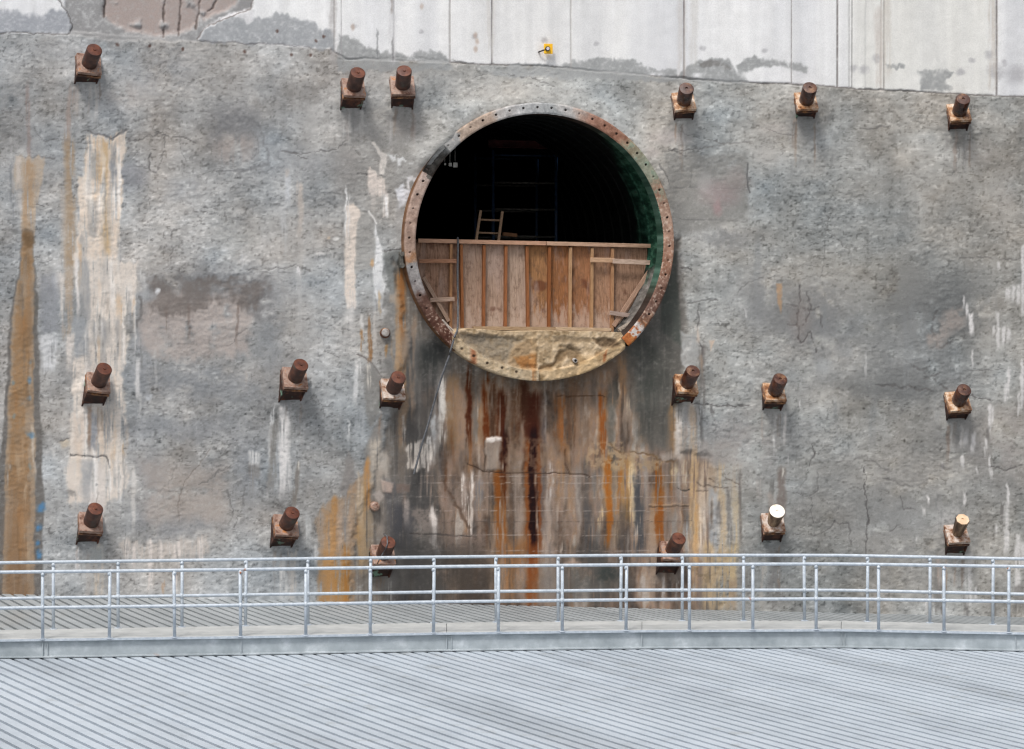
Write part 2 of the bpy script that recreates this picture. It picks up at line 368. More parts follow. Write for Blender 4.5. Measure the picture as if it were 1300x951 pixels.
# warm lighter clouds and dark damp clouds
for (x, y, rx, ry, c, a) in [(245, 75, 22, 20, (180, 174, 168), .5), (160, 122, 26, 14, (184, 172, 164), .5), (200, 108, 14, 12, (182, 176, 172), .5), (390, 150, 26, 18, (176, 172, 168), .4),
    (10, 120, 22, 26, (178, 174, 170), .5), (300, 290, 30, 30, (168, 166, 160), .5), (360, 400, 30, 50, (170, 166, 160), .35), (420, 420, 40, 30, (172, 168, 164), .4), (1020, 180, 60, 40, (166, 164, 160), .4),
    (1180, 260, 80, 60, (160, 158, 153), .4), (985, 165, 20, 8, (202, 192, 184), .55), (975, 195, 16, 10, (186, 180, 174), .5), (1285, 250, 25, 40, (176, 168, 160), .4), (1245, 195, 18, 12, (174, 164, 158), .4),
    (1130, 360, 90, 30, (163, 162, 155), .5), (960, 380, 40, 30, (160, 158, 153), .4), (940, 560, 50, 35, (162, 152, 148), .5), (1230, 560, 40, 30, (164, 156, 150), .5), (1285, 570, 30, 50, (166, 156, 150), .5),
    (1060, 640, 90, 60, (142, 140, 137), .5), (1180, 600, 80, 90, (138, 137, 135), .45), (1010, 500, 50, 60, (150, 149, 147), .4), (60, 60, 50, 30, (162, 163, 165), .4), (330, 120, 80, 30, (164, 165, 166), .35),
    (200, 90, 40, 30, (146, 148, 152), .5), (560, 100, 70, 20, (170, 168, 165), .35), (620, 110, 70, 16, (172, 170, 166), .4), (470, 160, 50, 30, (160, 156, 150), .4)]:
    blob(x, y, rx, ry, c, a, .9, 8, 5, tex='b', lo=.2, hi=.55)
for (x, y, rx, ry, c, a) in [(300, 165, 34, 26, (122, 122, 124), .8), (160, 225, 26, 18, (128, 130, 138), .6), (232, 240, 20, 14, (134, 136, 140), .5), (270, 365, 85, 24, (124, 126, 130), .75), (345, 420, 14, 55, (134, 138, 142), .7),
    (240, 480, 70, 18, (128, 132, 137), .7), (300, 500, 60, 14, (132, 135, 139), .6), (230, 545, 80, 14, (134, 137, 142), .6), (180, 440, 12, 70, (146, 150, 156), .5), (185, 620, 20, 40, (142, 144, 150), .6), (310, 600, 18, 50, (140, 145, 152), .5),
    (235, 670, 60, 14, (132, 134, 138), .7), (1010, 400, 45, 40, (122, 122, 122), .7), (1060, 420, 40, 50, (126, 128, 130), .6), (1200, 400, 52, 55, (104, 106, 106), .8), (1130, 440, 36, 60, (122, 124, 124), .6), (1170, 480, 60, 30, (112, 114, 114), .65),
    (1110, 490, 60, 14, (110, 112, 112), .6), (960, 385, 26, 40, (128, 130, 132), .5), (920, 300, 40, 14, (122, 124, 126), .6), (1160, 400, 20, 70, (132, 132, 130), .5), (140, 15, 40, 20, (134, 133, 133), .6), (145, 40, 30, 22, (126, 123, 120), .6),
    (480, 215, 60, 60, (140, 138, 134), .6), (440, 210, 14, 40, (140, 134, 130), .4), (1150, 690, 60, 60, (134, 134, 133), .5), (700, 118, 80, 10, (148, 146, 142), .4), (375, 205, 50, 20, (140, 141, 143), .5), (40, 200, 40, 40, (144, 146, 148), .5)]:
    blob(x, y, rx, ry, c, a, .8, 8, 6, tex='b', lo=.15, hi=.5)
# --- the smooth cast panels above the sprayed skin
edge = [(-700, 26), (88, 44), (92, 40), (230, 50), (250, 50), (420, 62), (440, 74), (600, 80), (700, 84), (858, 98), (905, 102), (1000, 106), (1090, 112), (1190, 118), (1300, 122), (2000, 150)]
pan = edge + [(2000, -400), (-700, -400)]
s = (slice(None), slice(None)); x, y = warped(s, 1.0, .8)
pm = sst(1.2, -1.2, sdist(pan, x, y))
pcol = np.array((232, 232, 233)) + (fbm(PX / 30, PY / 220, 31, 4) - .5)[..., None] * np.array((30, 28, 22)) + (fbm(PX / 7, PY / 120, 32, 3) - .5)[..., None] * 16 + (fbm(PX / 12, PY / 10, 33, 4) - .5)[..., None] * 14
pcol += (sst(500, 640, PX) * sst(880, 700, PX))[..., None] * np.array((-3, -4, -6)) + (sst(1070, 1090, PX) * sst(1270, 1250, PX))[..., None] * np.array((-4, -5, -11))
Cc[:] = Cc * (1 - pm[..., None]) + pcol * pm[..., None]
D[:] = D * (1 - pm) + (-.006 + (fbm(PX / 160, PY / 160, 34, 2) - .5) * .02 + (fbm(PX / 4, PY / 4, 35, 2) - .5) * .003) * pm
crack([(p[0], p[1] + .5) for p in edge[5:]], 1.3, (104, 98, 96), .85, 1.2, 1.0, -.03, .22)
crack([(430, 74), (520, 74), (600, 80)], 1.2, (104, 100, 96), .6, 3, 3, -.02, .4)
# grey cement smeared over the feet of the panels
G = (158, 160, 160)
for pts in [[(428, 80), (430, 44), (445, 48), (470, 62), (500, 66), (520, 72), (545, 62), (560, 68), (572, 80), (575, 90), (428, 90)], [(626, 90), (650, 80), (700, 84), (730, 76), (760, 72), (790, 76), (830, 86), (860, 88), (862, 104), (626, 96)],
            [(862, 98), (866, 92), (885, 78), (905, 72), (925, 76), (936, 90), (946, 98), (950, 106), (862, 102)], [(934, 80), (955, 72), (980, 74), (1002, 80), (1004, 86), (965, 84), (940, 96)],
            [(1166, 90), (1212, 92), (1202, 104), (1210, 116), (1170, 116)], [(1004, 80), (1028, 86), (1026, 94), (1008, 90)], [(1125, 82), (1150, 83), (1148, 88), (1128, 87)]]:
    poly(pts, G, .92, 2.0, 3, 3, 3, 'b', .12, .36)
for (x, y, r) in [(892, 61, 4), (971, 64, 4), (1276, 80, 4), (1234, 78, 4), (1256, 70, 6), (757, 55, 3), (692, 51, 4), (1114, 73, 5), (604, 45, 4), (535, 40, 3), (1220, 92, 5), (1098, 88, 6), (1084, 86, 5), (449, 35, 3), (1290, 95, 12), (1265, 92, 10)]:
    blob(x, y, r, r * .9, (170, 168, 172), .65, .6, 2, 2)
for (x, y) in [(604, 44), (606, 52), (604, 62), (448, 35), (535, 8)]: blob(x, y, 2.4, 4, (190, 160, 140), .6, .6, 1, 1)
poly([(888, 80), (900, 74), (918, 78), (928, 86), (918, 88), (906, 82), (892, 86)], (120, 116, 112), .6, 1.5, 3, 3, 0, 'b', .35, .55)
for (x, wd, c) in [(424, .9, (150, 140, 134)), (433, .8, (166, 162, 164)), (500, .8, (176, 174, 176)), (571, 1.0, (150, 142, 140)), (624.5, 1.3, (112, 106, 106)), (725, 1.0, (178, 172, 168)), (868.5, 1.6, (124, 114, 112)),
                   (1005, 1.0, (150, 142, 140)), (1063, 1.3, (112, 104, 102)), (1078, .7, (176, 174, 174)), (1081.5, .8, (140, 136, 134)), (1099, .7, (178, 176, 176)), (1119, .8, (188, 176, 168)), (1122.5, 1.2, (140, 132, 128)), (1265.5, 1.5, (116, 108, 106)), (250 + 0, .1, G), (-60, 1.2, (130, 122, 118)), (-190, 1.2, (130, 122, 118)), (-330, 1.2, (130, 122, 118)), (1390, 1.2, (130, 122, 118)), (1500, 1.2, (140, 132, 128)), (1640, 1.2, (130, 122, 118))]:
    yb = float(np.interp(x, [p[0] for p in edge], [p[1] for p in edge]))
    crack([(x, -400), (x, yb)], wd, c, .9, .1, .12, -.012, .06)
for (x, y0, y1, c) in [(424, 0, 80, (176, 170, 168)), (1260, 10, 112, (206, 194, 180)), (1116, 30, 112, (206, 194, 184)), (1126, 0, 100, (212, 204, 192)), (866, 0, 96, (206, 200, 196)), (880, 0, 80, (214, 210, 204)), (622, 0, 74, (212, 206, 200)), (499, 0, 80, (202, 200, 202))]:
    streak(x, y0 - 20, y1, 5, c, .6, 4, 10, 1)
streak(479, 38, 75, 1.1, (130, 132, 134), .7, 3, 4, .4); streak(498, 46, 75, 1.1, (120, 120, 120), .8, 3, 4, .4); streak(498, -20, 12, 1.6, (150, 136, 128), .7, 3, 5, .8)
# broken-out bay at upper left: pink rough core between two white remnants
poly([(70, -60), (86, 16), (92, 30), (90, 44), (130, 50), (250, 52), (262, 34), (290, 22), (322, 10), (324, -60)], (150, 149, 149), 1, 2, 2, 2, 0, disp=-.03)
poly([(132, -60), (132, 20), (160, 36), (206, 44), (232, 40), (246, 34), (268, 22), (300, 8), (310, -60)], (178, 158, 150), .85, 4, 4, 3, 0, 'b', .1, .4, disp=-.05)
for pts in [[(134, -20), (133, 22)], [(209, -20), (208, 46)], [(231, -10), (228, 30), (226, 44)], [(256, -10), (252, 14), (249, 36)], [(276, 0), (270, 10), (264, 14)]]:
    crack(pts, 1.6, (96, 82, 76), .85, 1.5, 1.5, -.03, .2)
poly([(296, 8), (322, -10), (322, 14), (300, 20)], (150, 148, 148), .8, 3, 3, 3)
poly([(-60, 6), (30, 16), (50, 22), (62, 12), (84, 16), (92, 28), (90, 42), (-60, 40)], (160, 164, 172), .95, 3, 3, 3, 3)
poly([(250, 50), (262, 36), (300, 20), (330, 24), (356, 14), (380, 22), (410, 34), (424, 40), (424, 62), (250, 52)], (160, 163, 167), .95, 2.5, 3, 2.5, 5)
poly([(272, 30), (290, 18), (322, 12), (322, 26), (314, 32), (308, 24), (290, 22)], (222, 220, 222), .9, 1.5, 2, 2, 3)
crack([(0, 40), (88, 44), (93, 34), (86, 16), (70, -6)], 1.3, (104, 100, 98), .8, 2, 2, -.02, .2); crack([(250, 50), (262, 34), (320, 12), (322, 0)], 1.1, (110, 100, 96), .8, 2, 2, -.02, .25)
crack([(250, 51), (300, 55), (360, 57), (395, 60)], 1.2, (112, 110, 112), .7, 2, 2, -.015, .3)
for (x, y) in [(232, 62), (310, 66), (370, 70), (395, 70), (150, 56), (190, 58), (412, 46), (402, 52), (352, 40)]: blob(x, y, 2.0, 2.2, (96, 66, 56), .85, .5, 1, 1)
# --- patches and shotcrete marks around
poly([(845, 195), (948, 196), (950, 278), (858, 300), (846, 250)], (138, 136, 131), .8, 5, 5, 3, 0, 'b', .05, .3)
for pts in [[(850, 238), (880, 238), (948, 240)], [(862, 278), (948, 281)], [(865, 217), (884, 217)], [(878, 214), (877, 240)], [(900, 258), (926, 262)]]: crack(pts, .8, (112, 110, 108), .55, 1, 1, -.008, .3)
blob(895, 232, 9, 12, (176, 172, 168), .8, .5); blob(912, 246, 20, 14, (166, 138, 138), .55, .8); blob(910, 264, 6, 9, (178, 138, 138), .6, .6); blob(935, 228, 14, 14, (146, 132, 128), .5, .8)
crack([(949, 208), (949, 234), (952, 244)], 1.3, (98, 98, 98), .9, 1, 1, -.02, .1); crack([(843, 195), (905, 185), (952, 178)], 1, (112, 108, 106), .6)
blob(848, 176, 24, 9, (190, 178, 172), .8, .7, 5, 4); blob(826, 196, 12, 7, (196, 182, 174), .7, .7)
for pts in [[(838, 214), (846, 222), (848, 232)], [(850, 192), (872, 198)], [(905, 176), (918, 182)]]: crack(pts, 1.2, (100, 98, 96), .7)
blob(300, 190, 24, 18, (168, 154, 146), .7, .6, 5, 4, tex='v', lo=.3, hi=.55); crack([(278, 160), (292, 150), (330, 160), (345, 205), (300, 222), (275, 218)], 2.6, (112, 112, 114), .5, 8, 6)
poly([(190, 356), (345, 350), (348, 405), (180, 418), (186, 380)], (124, 122, 122), .75, 6, 6, 5, 4, 'b', .1, .42, disp=-.015)
poly([(182, 392), (200, 372), (240, 380), (300, 376), (320, 400), (318, 452), (200, 456), (180, 440)], (178, 164, 156), .85, 8, 7, 5, 6, 'b', .1, .4)
poly([(188, 358), (344, 352), (338, 386), (310, 392), (270, 384), (240, 396), (214, 404), (192, 396)], (116, 106, 100), .75, 4, 8, 7, 9, 'b', .30, .55)
for (x, y0, y1) in [(238, 385, 430), (303, 385, 438), (212, 390, 420)]: streak(x, y0, y1, 1.6, (120, 102, 92), .6, 8, 16, 3)
poly([(178, 590), (285, 590), (286, 668), (240, 665), (190, 662)], (172, 158, 148), .65, 12, 8, 6, 0, 'b', .1, .5)
crack([(268, 570), (232, 610), (226, 664)], .9, (120, 108, 100), .6)
# cracks all over
for pts, wd, a in [([(195, 170), (235, 176), (248, 180)], 1, .7), ([(210, 172), (206, 195), (200, 215)], .9, .5), ([(188, 195), (188, 215), (198, 220)], 1.6, .8), ([(216, 290), (218, 340), (250, 345)], .8, .6), ([(245, 268), (284, 274)], .8, .6),
    ([(285, 270), (286, 280)], .8, .6), ([(370, 195), (420, 190), (440, 180)], .9, .5), ([(390, 200), (360, 190)], 1, .6), ([(450, 190), (457, 198)], 1, .8), ([(454, 221), (488, 224)], 1, .85), ([(478, 314), (514, 317)], 1.2, .95),
    ([(464, 247), (506, 246)], .7, .6), ([(350, 340), (376, 335), (395, 345)], .9, .6), ([(380, 406), (420, 412), (446, 420)], .9, .55), ([(310, 345), (350, 340)], .9, .5), ([(410, 445), (430, 452), (452, 448)], .8, .5), ([(400, 500), (412, 520), (404, 560)], .8, .4),
    ([(40, 258), (56, 260)], .8, .7), ([(0, 142), (24, 143), (60, 180), (120, 182)], .9, .45), ([(20, 198), (70, 200)], .9, .5), ([(160, 180), (200, 172)], 1.2, .6), ([(860, 340), (876, 342)], 1.2, .8), ([(870, 384), (900, 380), (912, 378)], 1, .6),
    ([(886, 382), (887, 404), (885, 420)], 1.2, .7), ([(864, 427), (882, 428), (890, 444), (893, 470)], 1.2, .8), ([(1012, 358), (1015, 380), (1012, 410), (1016, 434)], 1.4, .8), ([(1000, 386), (1028, 392), (1040, 390)], 1.2, .7), ([(1025, 370), (1030, 392), (1022, 410)], 1.2, .7),
    ([(1018, 434), (1030, 420), (1036, 446)], 1.2, .8), ([(1042, 400), (1044, 416)], 2, .6), ([(1000, 412), (1020, 414)], 1, .7), ([(1028, 565), (1032, 578), (1026, 596)], 1, .8), ([(1032, 578), (1037, 578)], 1, .8), ([(1099, 592), (1099, 620), (1102, 665), (1099, 705)], 1.1, .85),
    ([(1080, 620), (1098, 619)], .9, .6), ([(1060, 665), (1080, 665), (1082, 690)], .9, .6), ([(1060, 664), (1050, 676), (1030, 680), (1008, 678)], .9, .55), ([(1030, 630), (1030, 660), (1034, 680)], .8, .5), ([(1010, 625), (1028, 632), (1038, 625), (1038, 600)], .9, .55),
    ([(1144, 630), (1146, 650), (1162, 650)], 1, .6), ([(1128, 676), (1142, 668)], .9, .6), ([(880, 512), (910, 514), (950, 515)], 1.3, .75), ([(905, 516), (906, 532)], 2.4, .6), ([(1112, 488), (1160, 490), (1185, 495)], 1.8, .6), ([(1185, 482), (1200, 495), (1240, 505), (1258, 510)], 1.1, .7),
    ([(1216, 328), (1300, 327)], 1, .55), ([(1230, 470), (1280, 470)], .9, .45), ([(1254, 590), (1276, 594), (1300, 590)], 1.2, .8), ([(1120, 605), (1160, 620)], .9, .35), ([(1060, 590), (1100, 580), (1130, 600)], 1.2, .35), ([(960, 600), (1000, 625)], 1, .3),
    ([(1190, 395), (1182, 420), (1196, 440), (1210, 430)], 1.8, .55), ([(1150, 458), (1170, 470), (1185, 460)], 1.4, .5), ([(1174, 480), (1190, 476)], 2, .6), ([(860, 158), (868, 170), (906, 176)], .8, .4), ([(310, 620), (306, 650), (300, 670)], 1, .5), ([(288, 620), (296, 650), (292, 664)], 1.2, .5),
    ([(400, 585), (420, 590)], .8, .5), ([(280, 675), (300, 690)], .8, .4), ([(1040, 280), (1080, 320), (1085, 340)], .9, .4), ([(1090, 165), (1130, 160)], 1.2, .5), ([(970, 165), (1010, 172)], .9, .4), ([(640, 92), (700, 106), (660, 108)], .8, .5), ([(595, 100), (620, 94)], .9, .4)]:
    crack(pts, wd, (88, 85, 84), a)
rg = random.Random(3)
for k in range(26):
    x0 = rg.choice([rg.uniform(-500, -20), rg.uniform(1310, 1800)]); y0 = rg.uniform(140, 560); streak(x0, y0, y0 + rg.uniform(40, 260), rg.uniform(2, 7), rg.choice([(206, 200, 194), (172, 140, 108), (122, 120, 118), (196, 180, 164)]), rg.uniform(.4, .8), 6, 20, 2)
for k in range(60):                      # faint hairline crazing
    x0 = rg.uniform(0, 1300); y0 = rg.uniform(150, 740)
    if 480 < x0 < 880 and y0 < 560: continue
    p = [(x0, y0)]; an = rg.choice([0, math.pi / 2]) + rg.uniform(-.5, .5)
    for j in range(4): an += rg.uniform(-.7, .7); x0 += math.cos(an) * rg.uniform(8, 20); y0 += math.sin(an) * rg.uniform(6, 16); p.append((x0, y0))
    crack(p, .75, (104, 102, 100), rg.uniform(.25, .6))
blob(1188, 422, 20, 16, (168, 156, 148), .75, .5, 6, 5, tex='b', lo=.4, hi=.55); blob(1210, 405, 12, 12, (162, 150, 142), .75, .5, 6, 5, tex='b', lo=.4, hi=.55)
blob(1016, 405, 12, 24, (142, 122, 112), .35, .8)
# --- left: pink, tan and peach runs
PE, TA, OR, WH = (222, 200, 182), (176, 142, 108), (158, 112, 66), (222, 218, 216)
streak(37, 110, 205, 2.6, (152, 128, 120), .6, 12, 10)
poly([(18, 198), (58, 200), (52, 236), (44, 300), (42, 300), (26, 300), (28, 240), (16, 240)], (190, 166, 140), .75, 2, 2, 2, 6, 'f', .15, .45)
streak(22, 200, 275, 3, (204, 194, 186), .6); streak(16, 205, 275, 1.5, (116, 118, 124), .6)
streak(36, 205, 296, 6, (178, 142, 104), .8, w1=7, top=3, bot=10)
poly([(28, 290), (42, 292), (42, 330), (46, 345), (48, 380), (48, 420), (52, 560), (56, 640), (54, 780), (-6, 780), (-2, 600), (6, 520), (10, 430), (18, 370), (24, 345), (26, 320)], (104, 99, 94), .92, 1.5, 2, 1.5)
poly([(28, 290), (41, 292), (41, 330), (44, 345), (44, 400), (42, 420), (44, 560), (44, 780), (2, 780), (6, 600), (10, 520), (14, 430), (20, 370), (26, 345)], (166, 140, 112), .95, 1.5, 2, 1.5)
poly([(29, 294), (40, 296), (40, 335), (40, 400), (36, 450), (34, 560), (34, 640), (40, 780), (8, 780), (10, 600), (14, 500), (16, 440), (23, 380), (27, 345)], (158, 118, 76), .92, 3, 3.5, 3, 0, 'b', .1, .4)
blob(35, 303, 7, 12, (112, 84, 54), .75, .5); blob(34, 420, 8, 20, (140, 98, 56), .5, .7); blob(22, 680, 16, 60, (146, 108, 74), .6, .8); blob(24, 740, 18, 30, (132, 104, 80), .6, .7)
streak(46, 372, 420, 3, (96, 92, 86), .7, 5, 6); streak(41, 540, 600, 2, (200, 184, 166), .7, 6, 10)
for (x, y, r) in [(38, 458, 2.6), (38, 484, 2.6), (15, 487, 2.2), (37, 506, 2.4), (38, 554, 3.6), (36, 592, 2.2), (18, 529, 2.2)]: blob(x, y, r, r * 1.25, (82, 132, 172) if r > 2.3 else (116, 138, 142), .8, .7, 2, 3)
for (x, y, r) in [(51, 645, 5), (51, 670, 4), (51, 704, 4), (49, 690, 3)]: blob(x, y, r, r * 1.1, (60, 128, 188), .85, .7, 3, 3.5)
streak(88, 108, 190, 4, (166, 144, 132), .65, 10, 20); streak(87, 175, 338, 7, (172, 142, 108), .85, 12, 8, 1.5); streak(80, 240, 330, 4, (186, 170, 154), .5)
streak(86, 340, 425, 5, (182, 156, 128), .8, 6, 10); streak(77, 345, 400, 2.5, (220, 208, 196), .7); streak(72, 348, 362, 3, (214, 206, 200), .8)
poly([(109, 168), (120, 174), (138, 173), (152, 170), (160, 166), (156, 210), (153, 262), (150, 330), (98, 330), (99, 225), (107, 222), (112, 190)], (228, 207, 186), .92, 2, 3, 3, 6, 'f', .16, .46)
poly([(117, 194), (128, 196), (127, 228), (116, 226)], (158, 156, 152), .85, 2, 2, 2, 0); streak(134, 178, 320, 5.5, (204, 166, 116), .85, 3, 10, 1); streak(112, 190, 250, 2.5, (236, 224, 212), .9); streak(148, 180, 300, 4, (222, 198, 174), .6)
poly([(111, 252), (124, 250), (124, 300), (112, 300)], (158, 156, 154), .7, 3, 2, 2, 4, 'f', .3, .5); streak(139, 258, 300, 2.5, (160, 158, 154), .6)
crack([(110, 166), (132, 172), (142, 176), (160, 164)], 2.0, (116, 114, 114), .8, 2, 2, -.02, .1)
poly([(94, 324), (112, 326), (140, 328), (158, 333), (178, 333), (174, 352), (172, 400), (160, 402), (160, 420), (164, 432), (157, 470), (160, 620), (134, 640), (86, 640), (92, 470), (108, 420), (113, 400), (96, 360)], (226, 211, 196), .9, 2.5, 5, 4, 7, 'f', .16, .46)
poly([(97, 332), (112, 332), (112, 404), (98, 400)], (158, 158, 158), .75, 3, 2, 2, 4, 'f', .2, .45); poly([(92, 405), (112, 405), (113, 450), (96, 455)], (152, 156, 160), .85, 4, 3, 2, 4); poly([(116, 406), (142, 406), (140, 440), (118, 440)], (172, 166, 160), .8, 3, 2, 2, 5, 'f', .2, .45)
streak(97, 330, 395, 1.8, (226, 218, 212), .9); streak(182, 345, 368, 3, (210, 208, 206), .7); blob(186, 378, 12, 8, (170, 172, 174), .7); crack([(178, 380), (182, 400), (176, 415)], 2.0, (112, 108, 106), .7); blob(199, 372, 3, 4, (220, 220, 222), .9)
poly([(50, 425), (72, 424), (72, 440), (68, 470), (52, 480)], (206, 206, 208), .85, 3, 2, 2, 8, 'f', .2, .45); streak(86, 426, 466, 3.5, (216, 204, 194), .85); streak(91, 425, 450, 2, (214, 202, 190), .7); streak(70, 350, 380, 3, (196, 198, 202), .6)
poly([(52, 350), (72, 348), (76, 420), (52, 422)], (140, 143, 150), .7, 4, 3, 3)
streak(116, 525, 570, 7.5, (134, 138, 146), .95, 4, 4, .5, tex=None); streak(106, 528, 570, 3.5, (222, 206, 192), .8); streak(131, 520, 575, 8, (212, 190, 168), .85); streak(98, 530, 580, 5, (206, 186, 168), .8)
crack([(90, 578), (110, 579), (135, 579), (140, 596)], 1.5, (98, 94, 92), .9, 2, 2, -.02, .1); blob(82, 564, 7, 5, (206, 186, 158), .8); blob(66, 576, 10, 6, (204, 200, 196), .7, .6, 4, 4, tex='s', lo=.35, hi=.6); crack([(75, 560), (88, 558)], 1, (92, 88, 84), .8)
streak(92, 585, 640, 5, (216, 202, 188), .7); streak(112, 585, 640, 9, (150, 154, 160), .7); streak(128, 585, 650, 6, (216, 206, 198), .75); blob(90, 627, 5, 5, (118, 116, 114), .6, .4); blob(122, 615, 2, 2, (60, 60, 62), .9, .3, 0, 0)
poly([(114, 624), (133, 624), (133, 650), (114, 650)], (214, 204, 196), .85, 1.5, 1, 1); streak(123, 622, 650, 1.2, (150, 138, 128), .8); streak(125, 692, 760, 5, (212, 190, 164), .85, 4, 10); streak(100, 698, 730, 2, (222, 220, 220), .9, 3, 6); streak(112, 700, 765, 3, (176, 168, 160), .6)
poly([(112, 695), (132, 694), (130, 712), (114, 712)], (164, 170, 170), .8, 3); streak(176, 455, 505, 3, (214, 210, 208), .75, 4, 8); blob(190, 503, 5, 5, (184, 188, 194), .8); streak(178, 500, 530, 1.5, (196, 194, 192), .5)
poly([(154, 690), (160, 684), (176, 688), (185, 692), (190, 682), (193, 690), (215, 690), (236, 688), (262, 684), (266, 702), (250, 712), (158, 708)], (192, 180, 170), .8, 2.5, 3, 3, 6, 'f', .25, .5)
for x in (162, 168, 191, 204, 221, 226, 257): streak(x, 688, 750 if x in (191, 221) else 716, 2.4, (216, 204, 196), .85, 3, 10)
streak(209, 738, 752, 2, (190, 148, 110), .8, 2, 3)
# white and cream runs, left centre
streak(361, 212, 225, 2.4, (196, 180, 168), .7); streak(363, 222, 262, 3.2, (198, 202, 208), .7); streak(356, 258, 300, 4, (196, 196, 196), .7, x1=359); streak(363, 240, 330, 2, (190, 190, 190), .5); streak(381, 232, 300, 4, (196, 182, 170), .75, 3, 20, 1.5, 379); streak(379, 300, 345, 3.5, (182, 176, 170), .5, 4, 14)
blob(427, 303, 4, 2.6, (226, 222, 216), .95, .4, 1, 1); blob(418, 302, 2, 1.8, (204, 178, 150), .8, .4, 1, 1); blob(408, 322, 7, 1.8, (216, 212, 208), .85, .5, 2, 1); streak(310, 318, 340, 3, (198, 198, 200), .6); streak(380, 342, 352, 3.4, (224, 220, 220), .8, 2, 3); streak(381, 350, 420, 3, (186, 184, 182), .45)
poly([(440, 258), (444, 254), (448, 256), (458, 266), (468, 274), (478, 290), (478, 340), (452, 345), (440, 320)], (168, 164, 158), .7, 2, 2, 2)
poly([(439, 262), (446, 256), (450, 258), (461, 270), (458, 274), (453, 282), (452, 330), (452, 390), (440, 390), (438, 330), (439, 290)], (228, 210, 194), .95, 1.6, 1.5, 1.5, 4, 'f', .1, .38)
streak(446, 380, 425, 6, (206, 202, 198), .7, 10, 16); streak(441, 236, 300, 1.2, (224, 222, 220), .9); streak(443.5, 246, 300, 1, (220, 216, 214), .8); streak(436, 262, 300, .9, (204, 202, 200), .7); crack([(468, 268), (478, 284)], 1.6, (226, 222, 218), .95, 1, 1, 0, 0)
poly([(467, 214), (470, 213), (480, 222), (489, 228), (492, 245), (494, 262), (493, 274), (486, 275), (488, 262), (488, 246), (482, 250), (470, 246), (466, 232)], (222, 206, 194), .92, 1.5, 1.5, 1.5, 3, 'f', .1, .4); streak(489, 244, 275, 3.4, (240, 238, 236), .95, 3, 5, .8, 491); streak(475, 240, 268, 4, (196, 186, 178), .6)
poly([(471, 180), (476, 181), (484, 191), (492, 195), (490, 210), (487, 222), (481, 222), (483, 200)], (226, 216, 206), .92, 1.4, 1.2, 1.2, 3); poly([(491, 196), (508, 198), (520, 206), (527, 207), (522, 208), (509, 206), (508, 218), (505, 218), (504, 206), (498, 206)], (226, 226, 226), .9, 1.6, 2, 2, 3, 's', .3, .5)
poly([(516, 224), (529, 223), (528, 228), (519, 230), (520, 240), (516, 238)], (230, 230, 232), .9, 1.4, 2, 2, 3); poly([(502, 242), (508, 238), (512, 232), (514, 240), (521, 240), (518, 252), (512, 262), (508, 266), (505, 250)], (222, 224, 230), .95, 1.4, 1.5, 1.5, 3); streak(510, 255, 290, 5, (168, 170, 172), .5)
poly([(476, 285), (481, 300), (487, 318), (486, 350), (490, 362), (487, 385), (484, 390), (476, 372), (473, 345), (478, 320), (476, 300)], (228, 228, 228), .95, 1.6, 1.5, 1.5, 3, 'f', .05, .32); blob(473, 333, 2.4, 5, (204, 160, 112), .85, .4, 1, 1)
streak(480, 360, 400, 6, (188, 190, 194), .7, 8, 14); blob(490, 323, 2.6, 4, (206, 208, 208), .8, .5, 1, 1); blob(489, 396, 3.4, 4.4, (232, 230, 228), .9, .4, 1, 1); blob(497, 405, 1.6, 1.8, (214, 206, 200), .8, .4, 1, 1)
poly([(487, 318), (512, 318), (510, 350), (506, 372), (494, 372), (490, 340)], (112, 115, 112), .8, 2.5, 2, 2); poly([(486, 372), (505, 366), (506, 420), (498, 500), (488, 470)], (124, 122, 118), .7, 4, 3, 3)
streak(482, 372, 400, 1.8, (196, 160, 112), .7, 4, 6); poly([(496, 374), (505, 368), (504, 386), (496, 384)], (176, 158, 138), .7, 2)
streak(457, 398, 446, 2.2, (208, 204, 200), .7, 3, 5); streak(458, 418, 446, 1.6, (164, 116, 64), .9, 3, 4); streak(470.5, 404, 456, 2.2, (154, 104, 56), .92, 4, 4); streak(477, 398, 446, 2.4, (196, 188, 180), .7); streak(489, 435, 450, 1.8, (170, 124, 70), .9, 2, 4)
crack([(448, 448), (462, 454), (474, 462), (484, 478)], 1.2, (104, 94, 90), .8, 1, 1); poly([(462, 466), (476, 462), (486, 482), (482, 520), (470, 545), (464, 520)], (128, 126, 122), .85, 2.5, 2, 2)
streak(454, 460, 475, 3.6, (228, 224, 220), .95, 3, 5, 1); streak(453, 470, 512, 2.6, (214, 214, 214), .85, 3, 12); streak(468, 460, 488, 2.2, (222, 212, 198), .85, 2, 10); streak(458, 520, 560, 6, (180, 184, 188), .5); streak(441, 536, 556, 1.3, (216, 216, 216), .8)
poly([(466, 560), (482, 530), (488, 540), (478, 600), (462, 620), (460, 590)], (134, 128, 122), .8, 3, 2, 2)
poly([(438, 590), (442, 572), (448, 586), (450, 620), (440, 640), (432, 625)], (134, 128, 124), .85, 2, 2, 2)
